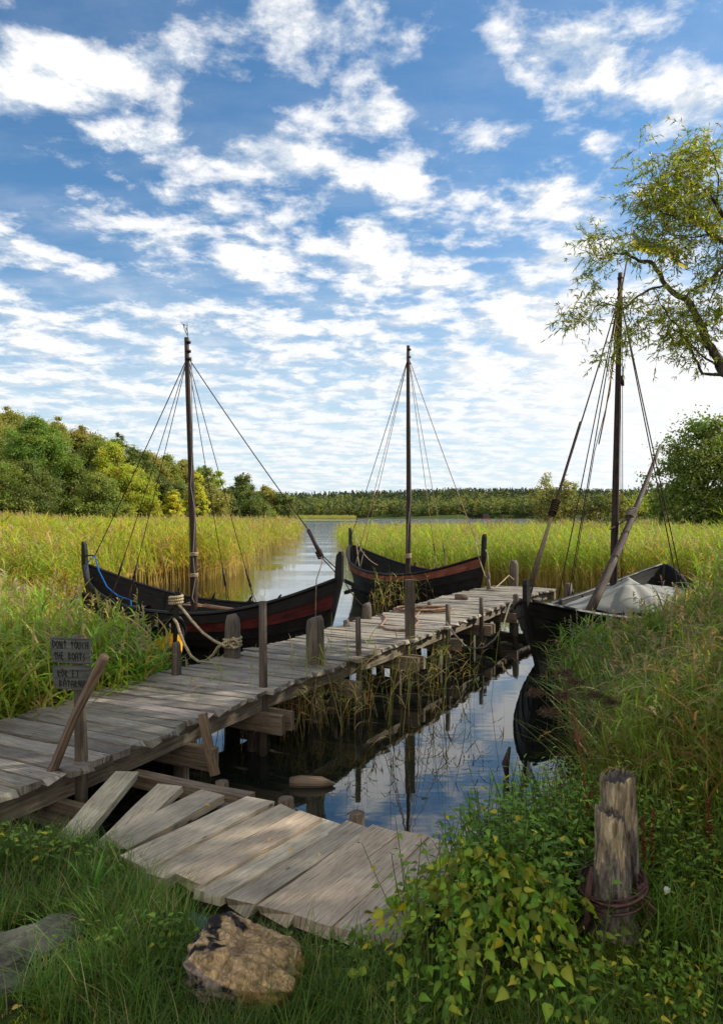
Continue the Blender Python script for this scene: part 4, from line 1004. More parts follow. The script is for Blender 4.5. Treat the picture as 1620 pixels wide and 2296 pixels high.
def plant(name,label,cat,vb,base,mat='leaf',group=None):
    V,Fq,C=vb.get(); V=V-np.array(base); o=np_mesh(name,V,Fq,C,mat); o.location=base; tag(o,label,cat,group); return o
def gz(x,y): return float(ground_h(x,y))
def gp(px,py):
    z=.45
    for _ in range(8): p=P(px,py,z); z=gz(p.x,p.y)
    return P(px,py,z)
# heart-leaved climber mound
vb=VB(); c0=gp(1010,2200); 
for _ in range(1250):
    u=rng.normal(0,1,2); r_=np.hypot(*u)
    x=c0.x+.15+u[0]*.225; y=c0.y+.10+u[1]*.22; hm=.44*math.exp(-(u[0]**2*.32+u[1]**2*.30)); z=gz(x,y)+hm*rng.uniform(.55,1.0)+.02
    az=math.atan2(u[1],u[0])+rng.normal(0,.9); el=rng.uniform(-1.0,.1); d=np.array([math.cos(az)*math.cos(el),math.sin(az)*math.cos(el),math.sin(el)])
    cc=np.array([.15,.27,.022])*rng.uniform(.45,1.4)*np.array([rng.uniform(.8,1.8),1,1])
    if rng.random()<.045: cc=np.array([.45,.36,.02])
    vb.heart((x,y,z),d,np.array([rng.normal(0,.7),rng.normal(0,.7)-.3,1]),.016+.045*rng.random()**1.8,cc,rng.uniform(.05,.6),SH_H if rng.random()<.7 else SH_N)
for _ in range(60):
    x=c0.x+.08+float(np.clip(rng.normal(0,.2),-.22,.4)); y=c0.y+float(np.clip(rng.normal(0,.18),-.3,.25)); leafy_stem(vb,(x,y,gz(x,y)),(x+rng.normal(0,.1),y+rng.normal(0,.1),gz(x,y)+rng.uniform(.2,.55)),7,.035,SH_H,(.12,.22,.02))
plant('climbing_bush','low mound of heart shaped yellow green leaves at the lower end of the landing','bush',vb,(c0.x,c0.y,.4))
def bush(px,py,n,rx,ry,h,size,shape,col,name,label,yel=.06,nl=9,start=.15,hvar=.4,cat='bush'):
    vb=VB(); c=gp(px,py)
    for _ in range(n):
        u=rng.normal(0,1,2)*.55; x=c.x+u[0]*rx; y=c.y+u[1]*ry; z=gz(x,y); hh=h*rng.uniform(1-hvar,1.05)*math.exp(-.35*(u[0]**2+u[1]**2))
        leafy_stem(vb,(x,y,z),(x+rng.normal(0,.08)*h*2,y+rng.normal(0,.06)*h*2,z+hh),nl,size,shape,np.array(col)*rng.uniform(.8,1.2),yel,start=start)
    return plant(name,label,cat,vb,(c.x,c.y,c.z))
bush(1120,2080,120,.24,.26,.56,.05,SH_N,(.11,.21,.028),'nettle_bush','leafy green nettle thicket between the landing and the twin stumps',.05,11)
bush(1180,1950,140,.30,.34,.56,.05,SH_L,(.14,.27,.03),'willowherb_bush','bright green narrow leaved bush at the water edge behind the nettles',.04,12)
bush(1110,1995,60,.20,.20,.5,.045,SH_N,(.10,.20,.04),'mint_bush','dense small leaved bush beside the right corner of the landing',.03,11)
bush(1260,1880,60,.3,.34,.40,.05,SH_N,(.13,.24,.03),'herb_bush','herb tangle left of the twin stumps at the foot of the brown stalk',.05,9)
bush(1500,2260,90,.36,.16,.20,.035,SH_N,(.13,.23,.02),'herb_bush','low herb tangle with yellowing leaves in front of the twin stumps',.18,8)
bush(1610,2060,90,.25,.4,.40,.045,SH_L,(.13,.22,.025),'herb_bush','grassy herb tangle right of the twin stumps',.12,10)
bush(1560,1880,120,.8,.7,.48,.05,SH_L,(.15,.25,.025),'herb_bush','tall herb tangle on the bank above and right of the twin stumps',.10,12)
bush(1440,1800,90,.7,.6,.42,.05,SH_L,(.17,.28,.03),'herb_bush','pale green herbs at the water edge right above the twin stumps',.05,12)
bush(1230,2260,60,.3,.12,.14,.04,SH_N,(.09,.17,.02),'herb_bush','dark low herbs in the shade below the heart leaved mound',.06,7)
bush(1560,1700,90,.9,1.0,.62,.06,SH_L,(.16,.25,.03),'herb_bush','tall leafy herbs at the right picture edge beyond the bank grass',.08,12)
bush(500,2040,26,.25,.1,.16,.035,SH_N,(.09,.19,.025),'creeping_herb','low herb growing against the lower board ends of the landing',.03,7)
bush(700,2090,24,.28,.08,.13,.032,SH_N,(.10,.20,.03),'creeping_herb','creeping herb below the dark board edge near the split log',.03,7)
bush(250,1900,34,.30,.18,.22,.045,SH_L,(.11,.22,.02),'willow_shoots','leafy young shoots growing over the lower ends of the loose boards',.03,12)
bush(80,1870,24,.30,.2,.18,.04,SH_N,(.10,.19,.02),'herb_bush','small herbs at the foot of the leaning pole',.08,7)
bush(330,1840,8,.16,.12,.30,.05,SH_L,(.12,.23,.02),'willow_sapling','slender upright willow shoots beside the loose boards',.02,13,.2)
bush(60,1960,60,.38,.18,.24,.045,SH_N,(.13,.23,.03),'herb_bush','low broad leaved weeds left of the sword leaved tuft',.08,6)
bush(350,1960,70,.28,.18,.27,.045,SH_N,(.13,.24,.03),'herb_bush','broad leaved weeds crowding the lower ends of the first boards',.05,7)
bush(330,2130,40,.3,.12,.16,.035,SH_H,(.14,.24,.03),'herb_bush','small round leaved weeds in the grass left of the split log',.08,5)
bush(760,2170,36,.25,.1,.16,.035,SH_N,(.13,.23,.03),'herb_bush','small weeds in the grass right of the split log',.06,5)
bush(1440,1960,60,.18,.3,.40,.04,SH_N,(.16,.26,.03),'herb_bush','nettle like herbs close behind the twin stumps on the right',.06,9)
# sword-leaved tuft
vb=VB(); c=gp(205,2030)
for i in range(12):
    az=rng.uniform(0,6.28); ln=rng.uniform(.16,.32); t=np.linspace(0,1,7)[:,None]; b=rng.uniform(.3,1.0)
    pts=np.array([c.x,c.y,c.z])+np.array([math.cos(az),math.sin(az),0])*(.01+ln*.75*b*t**1.6)+np.array([0,0,1])*ln*(t-.45*b*t**2.2)
    vb.ribbon(pts,np.interp(t[:,0],[0,.4,1],[.011,.014,.001]),(-math.sin(az),math.cos(az),.2),(.07,.2,.02),(.13,.30,.04))
plant('iris_tuft','tuft of long sword shaped leaves on the left bank above the flat rock','plant',vb,(c.x,c.y,c.z))
# dock seed spikes
for (px,py,hp,n,lab) in ((1068,1880,150,5,'dock plant with several red brown seed spikes at the water edge'),(1150,1900,110,4,'lower dock plant with brown seed spikes behind the nettle thicket'),(1260,1900,110,2,'thin brown dock spikes beside the tall brown stalk'),(1440,2000,120,2,'bushy brown seed spike right of the twin stumps'),(1600,1960,110,2,'brown seed spikes at the right picture edge')):
    vb=VB(); c=gp(px,py); hh=hp/F*c.y
    for i in range(n):
        bx=c.x+rng.normal(0,.05); by=c.y+rng.normal(0,.04); lx=rng.normal(0,.05); h=hh*rng.uniform(.75,1.1)+.12
        vb.ribbon([(bx,by,c.z-.05),(bx+lx*.5,by,c.z+h*.5),(bx+lx,by,c.z+h)],[.006,.005,.003],(1,.2,0),(.12,.06,.03))
        for k in range(110):
            f=rng.uniform(.42,1.0); a=rng.uniform(0,6.28); r_=.012*(1.15-f*.6); q0=np.array([bx+lx*f,by,c.z+h*f])
            d=np.array([math.cos(a),math.sin(a),rng.uniform(-.4,.6)]); cc=np.array([.15,.035,.022])*rng.uniform(.6,1.6)
            vb.ribbon([q0,q0+d*r_*.6,q0+d*r_*1.4],[.004,.009,.003],(rng.normal(),rng.normal(),rng.normal()),cc)
    for i in range(5):
        a=rng.uniform(0,6.28); d=np.array([math.cos(a),math.sin(a),.5]); vb.heart(np.array([c.x,c.y,c.z+.1])+d*.05,d,(0,0,1),rng.uniform(.10,.16),np.array([.10,.22,.02])*rng.uniform(.8,1.3),.15,[(0,.08),(.2,.25),(.5,.28),(.8,.15),(1,.01)])
    plant('dock_plant',lab,'plant',vb,(c.x,c.y,c.z),'dry',group='dock plants with brown seed spikes')
# pale pink flower heads
vb=VB(); c=gp(935,1925)
for (px,py) in ((945,1795),(922,1818),(975,1812),(940,1835),(1000,1830)):
    t=A(px,py,c.y+.1); leafy_stem(vb,(c.x+rng.normal(0,.03),c.y,c.z-.05),tuple(t),9,.05,SH_L,(.10,.20,.035),0,start=.2)
    for k in range(60):
        d=rng.normal(0,1,3); d/=np.linalg.norm(d); d[2]=abs(d[2])*.8; q0=np.array(t)+d*rng.uniform(.004,.018)
        vb.ribbon([q0,q0+d*.005,q0+d*.009],[.003,.006,.002],rng.normal(0,1,3),np.array([.36,.20,.17])*rng.uniform(.6,1.4))
plant('flowering_herb','leafy herb with small dusty pink flower heads at the right corner of the landing','plant',vb,(c.x,c.y,c.z))
# tall dried umbel
def umbel(vb,t,r_):
    for k in range(26):
        a=rng.uniform(0,6.28); rr=r_*math.sqrt(rng.random()); e=np.array(t)+np.array([math.cos(a)*rr,math.sin(a)*rr,.25*r_-(rr/r_)**2*r_*.25+rng.normal(0,.004)])
        vb.ribbon([np.array(t)-np.array([0,0,.3*r_]),(np.array(t)+e)/2,e],[.0025,.002,.0015],rng.normal(0,1,3),(.09,.055,.035))
        for j in range(14):
            q0=e+rng.normal(0,.009,3); vb.ribbon([q0,q0+rng.normal(0,.004,3),q0+rng.normal(0,.006,3)],[.003,.005,.002],rng.normal(0,1,3),np.array([.10,.065,.045])*rng.uniform(.6,1.5))
vb=VB(); b=P(1318,1900,.5); Y=b.y
def stalk(pts,r0,r1,c0,c1):
    pts=[np.array(p) for p in pts]; k=len(pts)
    for s_ in ((1,0,0),(0,1,0),(.7,.7,0),(.7,-.7,0)): vb.ribbon(pts,np.linspace(r0,r1,k)*2,s_,c0,c1)
fk=A(1295,1665,Y); stalk([b,A(1312,1800,Y),A(1305,1720,Y),fk],.006,.0045,(.22,.11,.035),(.24,.09,.06))
for (x,y,r_) in ((1258,1560,.055),(1288,1530,.05),(1232,1600,.045),(1335,1560,.05),(1262,1510,.05),(1370,1575,.04),(1200,1555,.04)):
    t=A(x,y,Y+rng.uniform(0,.6)); stalk([fk,(Vector(fk)+t)/2+Vector((0,0,.02)),t],.0035,.002,(.2,.09,.05),(.12,.07,.04)); umbel(vb,t,r_)
plant('dried_umbel','tall reddish brown stalk with dark dried umbels in front of the covered boat','plant',vb,tuple(b),'dry')
# bowed grass plumes
vb=VB()
for (x,y,dx_,dy_,Y) in ((1235,1640,-28,18,5.6),(1340,1560,22,30,6.2),(1300,1600,-40,-8,5.6),(1395,1615,-38,6,5.2),(1405,1480,24,50,6.5),(1330,1450,-22,-6,6.5),(1520,1560,20,36,5.5),(1555,1600,24,44,5.2),(1500,1600,-30,-20,5.5),(1460,1760,-6,60,4.2),(1560,1790,4,40,4.0),(1600,1500,10,50,6),(1450,1650,-40,-16,5.0),(1590,1700,-18,30,4.6)):
    a=np.array(A(x,y,Y)); e=np.array(A(x+dx_,y+dy_,Y-.1)); root=np.array([a[0]+.25,a[1]+.2,.3]); m0=(root+a)/2+np.array([.03,0,.1])
    vb.ribbon([root,m0,a],[.004,.003,.002],(1,.2,0),(.25,.22,.06),(.38,.28,.10))
    cv=a+(e-a)*.5+np.array([0,0,abs(dx_)*.0012])
    for k in range(46):
        f=rng.random(); c_=(1-f)**2*a+2*f*(1-f)*cv+f*f*e; d=unit(e-a)*.02+rng.normal(0,.006,3)
        vb.ribbon([c_,c_+d*.6,c_+d],[.003,.006,.001],rng.normal(0,1,3),np.array([.5,.34,.15])*rng.uniform(.7,1.2))
o=plant('grass_plumes','straw coloured grass plumes nodding above the right bank','grass',vb,(2.5,5.5,.3),'dry'); tag(o,kind='stuff')
# broad dock leaf, white flower
vb=VB(); t=A(1565,1700,5.4)
for (x,y,s_) in ((1545,1625,.22),(1590,1650,.16),(1600,1560,.14)):
    q0=np.array(A(x+20,y+60,5.4)); d=unit(np.array(A(x,y,5.3))-q0); vb.heart(q0,d,(.3,-1,.3),s_,(.07,.19,.04),.1,[(0,.05),(.2,.16),(.5,.2),(.8,.1),(1,.01)])
    vb.ribbon([(q0[0]+.05,5.4,.3),q0],[.008,.006],(1,0,0),(.1,.18,.04))
plant('burdock_plant','plant with broad upright green leaves near the right picture edge','plant',vb,tuple(t))
vb=VB(); c=A(1492,1998,2.9); n=10
ring=[np.array(c)+np.array([.014*math.cos(i/n*6.283),-.008+.008*math.sin(i/n*6.283),.007*math.sin(i/n*6.283)+.012+.003*math.cos(i*2.5)]) for i in range(n+1)]
for i in range(n): vb.V.append(np.array([np.array(c)+[0.002,.01,-.022],np.array(c)+[0,.01,-.022],ring[i],ring[i+1]])); vb.F.append(np.array([[0,1,2,3]])+vb.n); vb.C.append(np.full((4,3),.75)); vb.n+=4
vb.ribbon([(c.x,c.y+.03,c.z-.01),(c.x+.01,c.y+.05,c.z-.1),(c.x+.02,c.y+.05,.5)],[.004,.004,.004],(1,0,0),(.12,.2,.04))
plant('white_bindweed','single white trumpet flower right of the twin stumps','flower',vb,tuple(c))
# broad leaves among the right bank herbs with clusters of fallen yellow leaves
labs=['yellow leaf lying on the second board of the landing','small yellow leaf on the middle of the landing','yellow leaf on the reddish board of the landing','curled brown leaf standing on the moss','brown leaf lying on the moss by the flat rock','small brown leaf below the flat rock','pale yellow leaf near the lower left picture corner','brown leaf lying on the short grass left of the split log','tiny yellow leaf in the gap between two boards']
for (px,py,z,s_,cc),lab in zip(((459,1806,.545,.03,(.6,.36,.02)),(650,1905,.545,.022,(.55,.33,.03)),(715,1915,.545,.02,(.5,.34,.05)),(227,2192,None,.055,(.32,.13,.05)),(143,2196,None,.03,(.3,.12,.05)),(108,2200,None,.028,(.3,.13,.06)),(30,2278,None,.03,(.5,.36,.08)),(165,2243,None,.035,(.2,.08,.04)),(604,1882,.545,.02,(.55,.36,.03))),labs):
    p=P(px,py,z) if z else gp(px,py)+Vector((0,0,.02)); vb=VB(); a=rng.uniform(0,6.28); up=(.2,.1,1) if s_<.05 else (.3,-1,.3)
    vb.heart((0,0,.004),(math.cos(a),math.sin(a),.1) if s_<.05 else (.1,0,1),up,s_,cc,.35,[(-.1,.1),(.15,.32),(.5,.36),(.8,.2),(1,.02)])
    V,Fq,C=vb.get(); o=np_mesh('fallen_leaf',V,Fq,C,'dry'); o.location=p; tag(o,lab,'leaf','fallen autumn leaves')

# ------------------------------------------------------------------ rock, split log, twin stumps
def blob(center,ax,fn,colfn,nu=60,nv=40,e=2.6):
    mb=MB(); vs=[];cs=[]
    for i in range(nv+1):
        th=math.pi*i/nv
        for j in range(nu):
            ph=2*math.pi*j/nu; d=Vector((math.sin(th)*math.cos(ph),math.sin(th)*math.sin(ph),math.cos(th)))
            k=(abs(d.x)**e+abs(d.y)**e+abs(d.z)**e)**(-1/e); r_=k*fn(d)
            vs.append(Vector((d.x*ax[0]*r_,d.y*ax[1]*r_,d.z*ax[2]*r_))); cs.append(colfn(d,vs[-1]))
    fs=[(i*nu+j,(i+1)*nu+j,(i+1)*nu+(j+1)%nu,i*nu+(j+1)%nu) for i in range(nv) for j in range(nu)]
    mb.add(vs,fs,[(v.x,v.z) for v in vs],cs); return mb
c=gp(540,2250); LOG=c
def lf(d):
    g_=mnoise.noise(Vector((d.x*1.5,d.y*8,d.z*8))); f_=mnoise.fractal(d*3.0+Vector((4,1,2)),.8,2.2,5)
    return 1-.13*abs(mnoise.noise(d*2.6+Vector((7,2,4))))-.06*abs(mnoise.noise(Vector((d.x*2,d.y*9,d.z*9))))+.09*mnoise.noise(Vector((d.x*.9,d.y*5,d.z*5)))+.05*g_+.06*f_+(.13*mnoise.noise(d*1.4+Vector((1,9,3))))
def lc(d,v):
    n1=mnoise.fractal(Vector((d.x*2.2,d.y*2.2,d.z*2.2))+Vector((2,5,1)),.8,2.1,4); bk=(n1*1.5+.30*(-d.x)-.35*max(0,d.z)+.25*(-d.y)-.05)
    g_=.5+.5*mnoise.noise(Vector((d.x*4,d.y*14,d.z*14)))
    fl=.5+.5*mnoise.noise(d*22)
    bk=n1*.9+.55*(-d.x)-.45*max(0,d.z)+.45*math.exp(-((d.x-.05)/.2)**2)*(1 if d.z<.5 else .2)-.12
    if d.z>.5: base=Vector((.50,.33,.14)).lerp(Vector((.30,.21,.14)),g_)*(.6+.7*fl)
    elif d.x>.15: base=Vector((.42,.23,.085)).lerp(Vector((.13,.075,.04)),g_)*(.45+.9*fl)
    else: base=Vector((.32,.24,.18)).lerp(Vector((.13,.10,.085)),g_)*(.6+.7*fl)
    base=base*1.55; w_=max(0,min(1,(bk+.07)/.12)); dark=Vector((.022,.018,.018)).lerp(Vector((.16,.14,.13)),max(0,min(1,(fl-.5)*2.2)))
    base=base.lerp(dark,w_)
    return tuple(base)
mb=blob(c,(.205,.15,.145),lf,lc,220,150,4.0); o=mb.build('split_log','wood_lump'); o.location=(c.x,c.y+.06,c.z+.06); o.rotation_euler=(R(8),R(10),R(-14)); tag(o,'short chunk of split log with orange brown broken wood and black bark','log')
c=gp(70,2140)
mb=blob(c,(.23,.12,.07),lambda d:1+.20*mnoise.fractal(d*2.2,.8,2.1,6)+.14*mnoise.noise(d*1.2)-.07*abs(mnoise.noise(d*3.1+Vector((5,1,2)))),lambda d,v:(1,1,1),170,100,3.2); o=mb.build('rock','stone'); o.location=(c.x-.02,c.y+.0,c.z+.0); o.rotation_euler=(R(8),R(-3),R(36)); tag(o,'flat grey rock half sunk in the mossy ground','rock')
c=gp(8,2210); mb=blob(c,(.11,.07,.04),lambda d:1+.2*mnoise.fractal(d*2.2+Vector((3,3,3)),.8,2.1,6),lambda d,v:(1,1,1),60,36); o=mb.build('rock','stone'); o.location=(c.x,c.y,c.z); o.rotation_euler=(0,0,R(30)); tag(o,'small grey stone at the left picture edge touching the flat rock','rock')

def stump(x,ytop,ybase,wpx,wtop,label,Y,slant,seed,barkh):
    b=A(x+8,ybase,Y); t=A(x-2,ytop,Y); r0=wpx/F*Y/2; r1=wtop/F*Y/2
    h=t.z-b.z; n=64; kz=60; mb=MB(); vs=[];cs=[];fs=[]
    for i in range(kz+1):
        f=i/kz; cx=b.x+(t.x-b.x)*f; r_=r0+(r1-r0)*f**.5+.02*math.exp(-f*9)
        for j in range(n):
            a=2*math.pi*j/n; ca,sa=math.cos(a),math.sin(a)
            bk=mnoise.noise(Vector((ca*1.3,sa*1.3,f*3+seed)))*.5+mnoise.noise(Vector((ca*4,sa*4,f*9+seed)))*.25
            isb = (f < barkh+bk*.6) or (ca>.72 and bk>-.25)
            furrow=mnoise.fractal(Vector((ca*5,sa*5,f*5+seed)),.7,2.2,4)
            fine=mnoise.noise(Vector((ca*11,sa*11,f*4+seed)))
            rr=r_*(1+(.05*furrow+.03 if isb else -.05+.018*fine))
            top=h*f+(slant*ca*f**10)*1.0+(.028*mnoise.noise(Vector((ca*5,sa*5,seed*3)))+.026*abs(mnoise.noise(Vector((ca*13,sa*13,seed*3)))))*f**12
            vs.append(Vector((cx+ca*rr,b.y+sa*rr,b.z+top)))
            g_=.5+.5*fine
            if isb: c_=Vector((.075,.055,.045)).lerp(Vector((.34,.28,.23)),max(0,min(1,.5+furrow*.9)))
            else: c_=Vector((.36,.25,.14)).lerp(Vector((.68,.54,.35)),g_)
            if not isb and mnoise.noise(Vector((ca*2,sa*2,f*5+seed+9)))>.25: c_*=.55
            cs.append(tuple(c_))
    fs=[(i*n+j,i*n+(j+1)%n,(i+1)*n+(j+1)%n,(i+1)*n+j) for i in range(kz) for j in range(n)]
    base=kz*n; last=list(range(base,base+n)); cen=sum((vs[k] for k in last),Vector())/n
    prev=last
    for rr in (.8,.55,.3,.0):
        new=[]
        for j in range(n):
            p=cen.lerp(vs[last[j]],rr); p.z-= .012+.018*mnoise.noise(Vector((p.x*60,p.y*60,seed))); vs.append(p); cs.append((.17,.135,.11) if rr>.2 else (.10,.08,.065)); new.append(len(vs)-1)
        fs+=[(prev[j],prev[(j+1)%n],new[(j+1)%n],new[j]) for j in range(n)]; prev=new
    mb.add(vs,fs,[(v.x,v.z) for v in vs],cs); o=mb.build('cut_trunk','wood_lump'); tag(o,label,'stump','twin sawn trunks on the right bank'); return b,t,r0
Y0=gp(1370,2085).y
stump(1384,1742,2080,94,76,'taller rear trunk of the pair, split and bare at the top',Y0+.12,.012,3.0,.66)
sb_,st_,sr=stump(1366,1822,2088,106,64,'shorter front trunk of the pair with a ring of vines',Y0,-.018,8.0,.60)
mb=MB(); cx=A(1374,2000,Y0+.03)
for k in range(9):
    pts=[];r_=.088+.012*rng.random(); zo=rng.uniform(-.035,.045); til=rng.uniform(-.3,.3); ph=rng.uniform(0,6)
    for i in range(34):
        a=i/33*6.6+ph; rx=r_*1.32*(1+.08*math.sin(3*a+k)); pts.append(Vector((cx.x+math.cos(a)*rx,cx.y+.01+math.sin(a)*r_*1.5,cx.z+zo+.028*math.cos(a+.4)+til*.12*math.sin(a)-(.03*(-math.sin(a))))))
    mb.tube(pts,rng.uniform(.004,.0065),6,wob=.3)
for k in range(7):
    x0=1425+rng.uniform(-8,8); pts=[A(x0+8,1985+rng.uniform(-8,8),Y0-.02),A(1448+rng.uniform(-6,6),2010+rng.uniform(-10,10),Y0-.03),A(1462+rng.uniform(-8,8),2040,Y0-.04),A(1450+rng.uniform(-10,8),2075,Y0-.04),A(1418+rng.uniform(-14,8),2095,Y0-.03),A(1395,2105,Y0-.02)]
    mb.tube(pts,rng.uniform(.004,.008),6,wob=.3)
for k in range(6):
    mb.tube([A(1325+rng.uniform(-6,6),1960+rng.uniform(-20,10),Y0-.02),A(1316+rng.uniform(-8,4),2020,Y0-.03),A(1318+rng.uniform(-16,6),2060,Y0-.05),A(1300+rng.uniform(-16,12),2098,Y0-.06)],rng.uniform(.003,.006),6,wob=.3)
o=mb.build('vine_ring','vine'); tag(o,'twisted ring of dark reddish vines wound round the front trunk','vine')

# floating wood
a=P(650,1755,.02); b=P(752,1757,.02); o=MB().tube([a,a.lerp(b,.25),a.lerp(b,.7),b],[.05,.062,.05,.006],9,(1.5,1.3,1.05),wob=.3).build('drift_log','post'); tag(o,'pointed grey log floating in the dark water under the jetty','log')
a=P(1136,1740,.0); b=A(1142,1675,a.y); o=MB().tube([a,a.lerp(b,.4)+Vector((-.02,0,0)),b],[.018,.03,.012],7,(.5,.35,.3),wob=.5).build('stick','post'); tag(o,'dark broken stick poking out of the water near the right bank','stick')

# ------------------------------------------------------------------ trees
def crown_np(cl,nleaf,size,col,colvar=.18,flat=.75,light=None):
    """cl: clumps (x,y,z,r); leaves spread through every clump"""
    cl=np.array(cl); w_=cl[:,3]**2; cnt=np.maximum(8,(nleaf*w_/w_.sum()).astype(int)); Vs=[];Cs=[]
    for (x,y,z,r_),c_ in zip(cl,cnt):
        d=rng.normal(0,1,(c_,3)); d/=np.linalg.norm(d,axis=1)[:,None]; rr=r_*np.minimum(1.9,np.abs(rng.normal(0,.78,c_))+.12)
        p=np.array([x,y,z])+d*rr[:,None]*np.array([1,1,flat])
        a=rng.normal(0,1,(c_,3)); a/=np.linalg.norm(a,axis=1)[:,None]; n_=d*.35+np.array([0,0,.35])+rng.normal(0,.6,(c_,3)); b=np.cross(n_,a); b/=np.linalg.norm(b,axis=1)[:,None]+1e-9; a=np.cross(b,n_); a/=np.linalg.norm(a,axis=1)[:,None]+1e-9
        s_=(size*rng.uniform(.5,1.3,c_))[:,None]
        Vs.append(np.stack([p-a*s_*.5,p-b*s_*.32,p+a*s_*.5,p+b*s_*.32],1).reshape(-1,3))
        cc=np.array(col)*rng.uniform(1-colvar,1+colvar)*np.array([rng.uniform(.85,1.2),1,1]); cc=cc*rng.uniform(.75,1.25,(c_,1)); Cs.append(np.repeat(cc,4,axis=0))
    V=np.concatenate(Vs); C=np.concatenate(Cs); Fq=np.arange(len(V)).reshape(-1,4); return V,Fq,C
def make_clumps(h,w_,kind,n):
    base=make_clumps0(h,w_,kind,n)
    if h<1.5: return base
    out=[]
    for (x,y,z,r_) in base:
        for _ in range(4):
            d=rng.normal(0,1,3); d/=np.linalg.norm(d); k=rng.uniform(.35,.6)
            out.append((x+d[0]*r_*.8,y+d[1]*r_*.8,z+d[2]*r_*.9,r_*k))
        out.append((x,y,z+.2*r_,r_*.6))
    for _ in range(n//3):
        a=rng.uniform(0,6.28); f=rng.uniform(.55,1.04); out.append((math.cos(a)*w_*.42*(1.15-f),math.sin(a)*w_*.42*(1.15-f),h*f,w_*.05))
    return out
def make_clumps0(h,w_,kind,n):
    cl=[]
    for i in range(n):
        f=rng.uniform(.05,1)
        if kind=='round': prof=math.sin(math.pi*min(1,(f*.9+.12)))**.6
        elif kind=='tall': prof=(math.sin(math.pi*(f*.85+.12))**.7)*.9
        elif kind=='cone': prof=(1-f)*1.0+.06
        else: prof=.95-.45*f
        a=rng.uniform(0,6.28); rr=w_/2*prof*rng.uniform(.35,1)**.6; cr=(w_*.17 if kind!='cone' else w_*.13*(1.1-.6*f))*rng.uniform(.7,1.3)
        cl.append((math.cos(a)*rr,math.sin(a)*rr,h*(.10+.84*f) if kind!='cone' else h*(.08+.9*f),cr))
    return cl
def tree(name,label,base,h,w_,kind,col,nleaf,size,ncl=34,group=None,trunk_r=None,limbs=9,var=.2,trunkmat='trunk'):
    o=empty(name,base,label=label,cat='tree',group=group); cl=make_clumps(h,w_,kind,ncl)
    V,Fq,C=crown_np(cl,nleaf,size,col,var); np_mesh('crown',V,Fq,C,'leaf',o)
    tr=trunk_r or h*.018; mb=MB(); top=h*.86
    mb.tube([(0,0,-.4),(.02*h*rng.normal(),0,h*.3),(.02*h*rng.normal(),.02*h*rng.normal(),h*.6),(0,0,top)],[tr*1.2,tr,tr*.6,tr*.15],7,wob=.15)
    for c_ in sorted(cl,key=lambda c_:c_[2])[::max(1,len(cl)//limbs)][:limbs]:
        z0=max(h*.12,c_[2]-h*.22); mb.tube([(0,0,z0),(c_[0]*.5,c_[1]*.5,(z0+c_[2])/2+.02*h),(c_[0],c_[1],c_[2])],[tr*.5,tr*.32,tr*.12],5)
    mb.build('trunk',trunkmat,o); return o
DG=(.13,.165,.04); MG=(.19,.235,.045); YG=(.32,.36,.04); OL=(.26,.255,.06); YL=(.44,.44,.045); BG=(.15,.23,.035)
# (px centre, top px, Y, width px, kind, colour, label)
LT=[(-30,930,84,120,'tall',OL,'olive tree at the left picture edge'),
    (18,925,96,90,'tall',OL,'tall slim olive tree standing second from the left picture edge'),
    (10,1050,70,110,'round',MG,'low bushy tree in front of the trees at the left picture edge'),
    (85,945,78,150,'round',BG,'broad bright green tree, the greenest of the left wood'),
    (60,1040,72,120,'round',DG,'dark green bush below the broad bright green tree'),
    (130,945,92,90,'tall',OL,'thin topped birch behind the bright green tree'),
    (165,1035,80,110,'round',DG,'dark tree low between the bright green tree and its neighbour'),
    (185,965,98,95,'tall',OL,'sparse olive birch with its head above the left wood'),
    (225,990,88,110,'tall',MG,'mid green tree left of the yellow edged one'),
    (250,1000,84,100,'round',YG,'yellow green tree catching the sun, left of the first mast'),
    (215,1070,76,100,'round',MG,'low mid green tree at the foot of the left wood'),
    (268,980,110,80,'tall',DG,'dark pointed tree rising behind the yellow green tree'),
    (305,1010,104,90,'tall',DG,'dark green tree right of the dark pointed one'),
    (300,1060,88,90,'round',YG,'low yellow green tree beside the reeds'),
    (335,1020,108,80,'tall',OL,'olive tree whose top reaches halfway up to the first mast'),
    (352,1075,100,80,'round',DG,'dark low tree left of the small yellow bush'),
    (345,1105,90,32,'round',YL,'small bright yellow bush, left one beside the first mast'),
    (388,1100,92,40,'round',YL,'small bright yellow bush nearest to the first mast'),
    (372,1030,120,70,'tall',MG,'mid green tree just left of the first mast'),
    (405,1030,126,70,'tall',OL,'olive tree directly behind the first mast'),
    (400,1085,104,70,'round',DG,'dark tree low behind the first mast'),
    (440,1062,100,44,'tall',YL,'bright yellow tree right of the first mast'),
    (455,1050,140,70,'tall',MG,'mid green tree right behind the yellow tree'),
    (480,1060,146,60,'tall',YG,'pale yellow green tree near the right end of the left wood'),
    (470,1095,120,80,'round',OL,'round olive tree low near the right end of the left wood'),
    (505,1100,130,50,'round',DG,'dark green tree ending the left wood'),
    (545,1065,165,58,'tall',DG,'dark pointed tree standing alone right of the left wood'),
    (560,1110,160,60,'round',DG,'dark rounded tree at the foot of the lone pointed tree'),
    (595,1098,200,56,'round',OL,'rusty olive tree by the lake point'),
    (630,1110,200,50,'round',DG,'dark round tree at the tip of the lake point'),
    (590,1145,180,60,'round',MG,'low pale bush on the shore of the lake point')]
